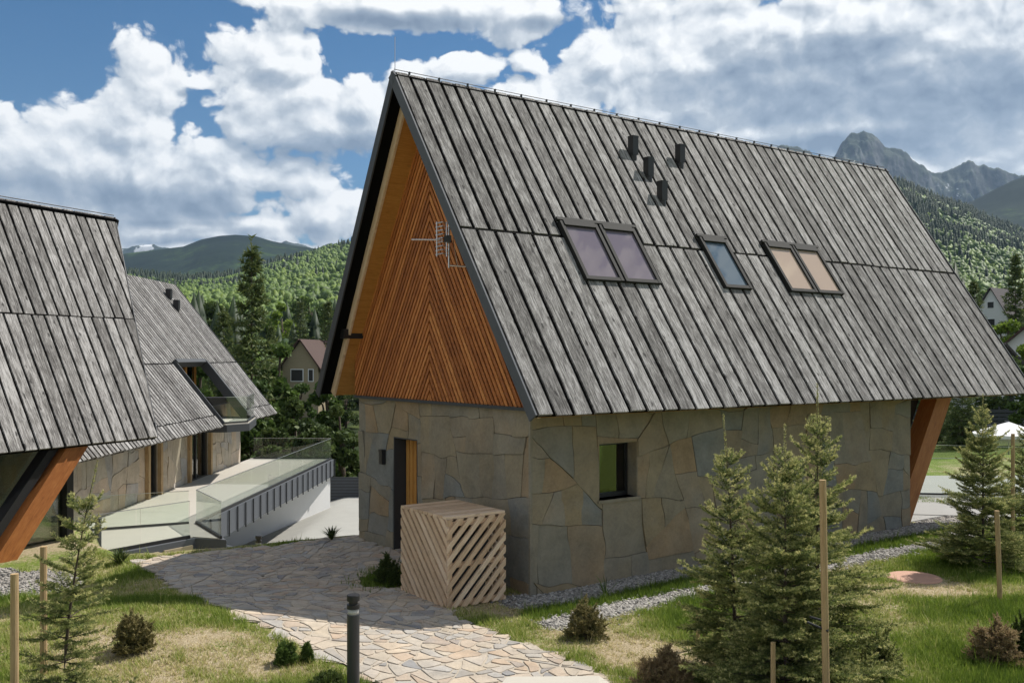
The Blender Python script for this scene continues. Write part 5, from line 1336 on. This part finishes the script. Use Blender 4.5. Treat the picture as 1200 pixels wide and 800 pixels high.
LB = [(232,388,66,44,'leaf','bushy tree showing over the back slope of the middle house'),
 (325,392,70,58,'leaf','loose light green tree left of the beige house'),(300,430,56,62,'leaf','green tree below the tall spruce, above the terrace'),
 (270,400,90,56,'leaf_dark','dark tree behind the balcony roof'),(345,455,52,60,'leaf_dark','dark bushy tree in front of the beige house'),
 (385,440,60,50,'leaf','green tree touching the black verge of the stone house'),(372,400,125,50,'leaf_dark','dark tree right of the beige house'),
 (400,468,50,46,'leaf_dark','dark tree between the terrace and the gable wall, above the gate'),(365,492,47,60,'leaf_dark','low dark bush above the far terrace railing'),
 (318,490,50,50,'leaf_dark','low dark bush at the far left end of the terrace railing'),(410,498,52,40,'leaf_dark','dark bush behind the driveway gate'),(352,448,92,34,'leaf','low green bush right under the window of the beige house'),(405,450,100,50,'leaf_dark','dark tree close behind the left edge of the gable wall'),
 (250,345,160,60,'leaf_dark','distant round tree over the ridge end of the middle house'),(415,360,180,60,'leaf','distant green tree behind the left verge'),
 (330,352,210,60,'leaf_bright','bright tree far up the slope behind the beige house'),(365,345,260,60,'leaf','round tree on the far slope right of the tall spruce'),
 (1178,372,90,46,'leaf_bright','yellow green tree above the red roofed house at right'),(1150,392,85,36,'leaf','small green tree beyond the right verge'),
 (1165,410,60,70,'leaf_dark','dark tree under the roof end at right'),(1205,425,50,50,'leaf','green tree at the right edge above the parasol'),
 (1110,470,56,60,'leaf_dark','dark bush behind the slanted post'),(1085,455,60,50,'leaf_dark','dark tree seen through the open roof end'),
 (1205,400,70,40,'leaf_bright','bright bush right of the red roofed house'),(1120,340,180,50,'leaf_dark','dark tree far beyond the right roof verge'),(1165,335,230,60,'leaf','tree on the far slope behind the gabled house'),(1200,345,260,50,'leaf_dark','dark tree on the far slope at the right edge')]
for i, (px, pt, d, wp, kd, lb) in enumerate(LB): broad(lb, px, pt, d, wp, 200+i, kd, 'trees left between the houses' if px < 600 else 'trees at the right')
# unbroken woods filling the valley behind (too many to count)
def woods():
    rg = np.random.default_rng(61); VV_ = []; FF_ = []; RR_ = []; off = 0; n = 6500
    for q in range(n):
        d = 105+530*rg.random()**.8; u = rg.uniform(-.72,.72); x = u*d
        if 335-22 < u*F+CX < 372+22 and d < 172: continue
        if 1145 < u*F+CX < 1215 and d < 260: continue
        z = gz(x,d)
        if rg.random() < .42:
            h = rg.uniform(9,19)*(.8+d/1500); V = CVV*np.array([h*.62,h*.62,h]); Fc = CVF; r = rg.uniform(0,.4)
        else:
            h = rg.uniform(4,7); V0 = IV2*(1+.9*(rg.random((len(IV2),1))-.5)); V = V0*np.array([h*.6,h*.6,h*.62])+np.array([0,0,h*.65]); Fc = IF2; r = rg.uniform(.40,.72)
        VV_.append(V+np.array([x,d,z-.5])); FF_.append(Fc+off); RR_.append(np.clip(r+rg.uniform(-.1,.1,len(Fc)),0,1)); off += len(V)
    o = npmesh('woods', np.concatenate(VV_), np.concatenate(FF_), np.concatenate(RR_), M['forest']); tag(o, 'continuous woods in the valley behind the houses', None, None, 'stuff')
woods()
# dark grassy bank behind the terrace
# ================================================================== DISTANT HOUSES
def chalet(label, px, pbase, d, wd, wallh, roofh, rz, wallm, roofm, lenb=9, base=None, gwin=((0,.55,.9,.9),), group=None):
    x, y = dpt(px, d); zb = CZ+(HY-pbase)/F*d if base is None else base
    o = empty('distant_house', (x,y,zb), rz); tag(o, label, 'house', group); w2 = wd/2
    mb = MB(); mb.box(-w2,w2,0,lenb,-4,wallh)
    b = [(-w2,0,wallh),(w2,0,wallh),(0,0,wallh+roofh*.96)]; c = [(p[0],lenb,p[2]) for p in b]; mb.poly(b); mb.poly(c[::-1]); mb.build('wall', wallm, o)
    for s in (-1,1):
        mb = MB(); ov = .5; k = roofh/w2
        e = Vector((s*(w2+ov),-ov,wallh-ov*k)); r_ = Vector((0,-ov,wallh+roofh)); n_ = Vector((s*roofh,0,w2)).normalized()*.16; L = Vector((0,lenb+2*ov,0))
        p = [e, e+L, r_+L, r_]; mb.hexa(p+[q+n_ for q in p]); mb.build('roof', roofm, o)
    for (cx, cz, ww, wh) in gwin:
        wn = empty('window'); wn.parent = o
        mb = MB(); mb.box(cx-ww/2-.10,cx+ww/2+.10,-.06,-.01,cz-.1,cz+wh+.1); mb.build('window_frame', M['white'], wn)
        mb = MB(); mb.box(cx-ww/2,cx+ww/2,-.075,-.062,cz,cz+wh); mb.build('window_pane', M['interior'], wn)
    return o
chalet('small beige house with a steep brown roof among trees, left of the stone house', 352, 462, 112, 4.4, 3.4, 3.0, -.15, M['beige'], M['rust_roof'], gwin=((-.4,1.6,1.4,1.3),(1.3,1.6,.5,1.3)))
chalet('distant white gabled house with a dark roof below the green hill at right', 1161, 402, 190, 6.5, 5.5, 5.5, -.9, M['render'], M['dark_roof'], lenb=10, gwin=((0,3.2,1.6,1.6),(0,7,1.2,1.2)))
chalet('small white house with a brown red roof at the right edge', 1203, 440, 80, 3.6, 2.4, 1.7, -.5, M['render'], M['rust_roof'], lenb=6, gwin=())
chalet('white house with a wide balcony behind the parasol at right', 1172, 512, 66, 6.5, 3.4, 3.0, .2, M['render'], M['dark_roof'], lenb=8, gwin=((-1.2,1.3,.9,1.5),(.6,1.3,.9,1.5)))
# parasol, fences and glass rails at the right
x, y = dpt(1182, 44); zb = gz(x,y)
o = empty('parasol', (x,y,zb)); tag(o, 'open white parasol behind the dark spruce at right', 'parasol')
zt2 = CZ+(HY-494)/F*44-zb
mb = MB(); mb.tube([(0,0,0),(0,0,zt2)], .03, 8); mb.build('pole', M['steel'], o)
mb = MB()
for k in range(8):
    a, b = math.pi*k/4, math.pi*(k+1)/4; R_ = 1.6; p0 = (0,0,zt2); p1 = (R_*math.cos(a), R_*math.sin(a), zt2-.55); p2 = (R_*math.cos(b), R_*math.sin(b), zt2-.55)
    mb.poly([p0,p1,p2]); q1 = (p1[0],p1[1],p1[2]-.14); q2_ = (p2[0],p2[1],p2[2]-.14); mb.poly([p1,q1,q2_,p2])
mb.build('canopy', M['white'], o)
def rail_line(a, b, z, h, label, name='glass_railing', gm='glass', cap='steel'):
    o = empty(name, (a[0],a[1],z)); tag(o, label, 'railing' if gm == 'glass' else 'fence'); cbm = glass_run([a,b], z, h, 'glass_panel', o, o.location); cbm.build('rail', M[cap], o); return o
a, b = dpt(1076,25.5), dpt(1260,25.0); rail_line(a, b, gz(*a)+.02, .98, 'near glass railing beyond the slanted post at right')
a, b = dpt(1085,40), dpt(1280,38); rail_line(a, b, -1.0, 1.0, 'far glass railing behind the dark spruce, before the white house')
fo = empty('board_fence', (*dpt(1080,58), gz(*dpt(1080,58)))); tag(fo, 'dark horizontal board fence beyond the small lawn at right', 'fence')
mb = MB()
for k in range(6): mb.box(-4, 14, -.02, .02, .15+k*.24, .35+k*.24)
mb.build('boards', M['anth'], fo)
for k in range(7): mb = MB(); mb.box(-4+k*2.9,-3.9+k*2.9,.021,.12,0,1.7); mb.build('fence_post', M['anth'], fo)
pts_ = [dpt(1068,22.3), dpt(1330,21.5), dpt(1330,29.5), dpt(1060,29.5)]
o = poly_slab(pts_, -.12, .035, 'patio', M['conc'], None, Vector((0,0,0))); o['kind'] = 'structure'
# ------------------------------------------------------------------ haze
hz = MB(); hz.box(-11500, 11500, -300, 11800, -330, 2450); 
hm = bpy.data.materials.new('air'); hm.use_nodes = True; t = NT(hm.node_tree); t.n.clear(); oo = t.new('ShaderNodeOutputMaterial'); pv = t.new('ShaderNodeVolumePrincipled')
pv.inputs['Color'].default_value = (.50,.72,1,1); pv.inputs['Density'].default_value = 3.2e-5; pv.inputs['Anisotropy'].default_value = .2; t.l.new(pv.outputs[0], oo.inputs['Volume'])
o = hz.build('haze', hm); o['kind'] = 'stuff'
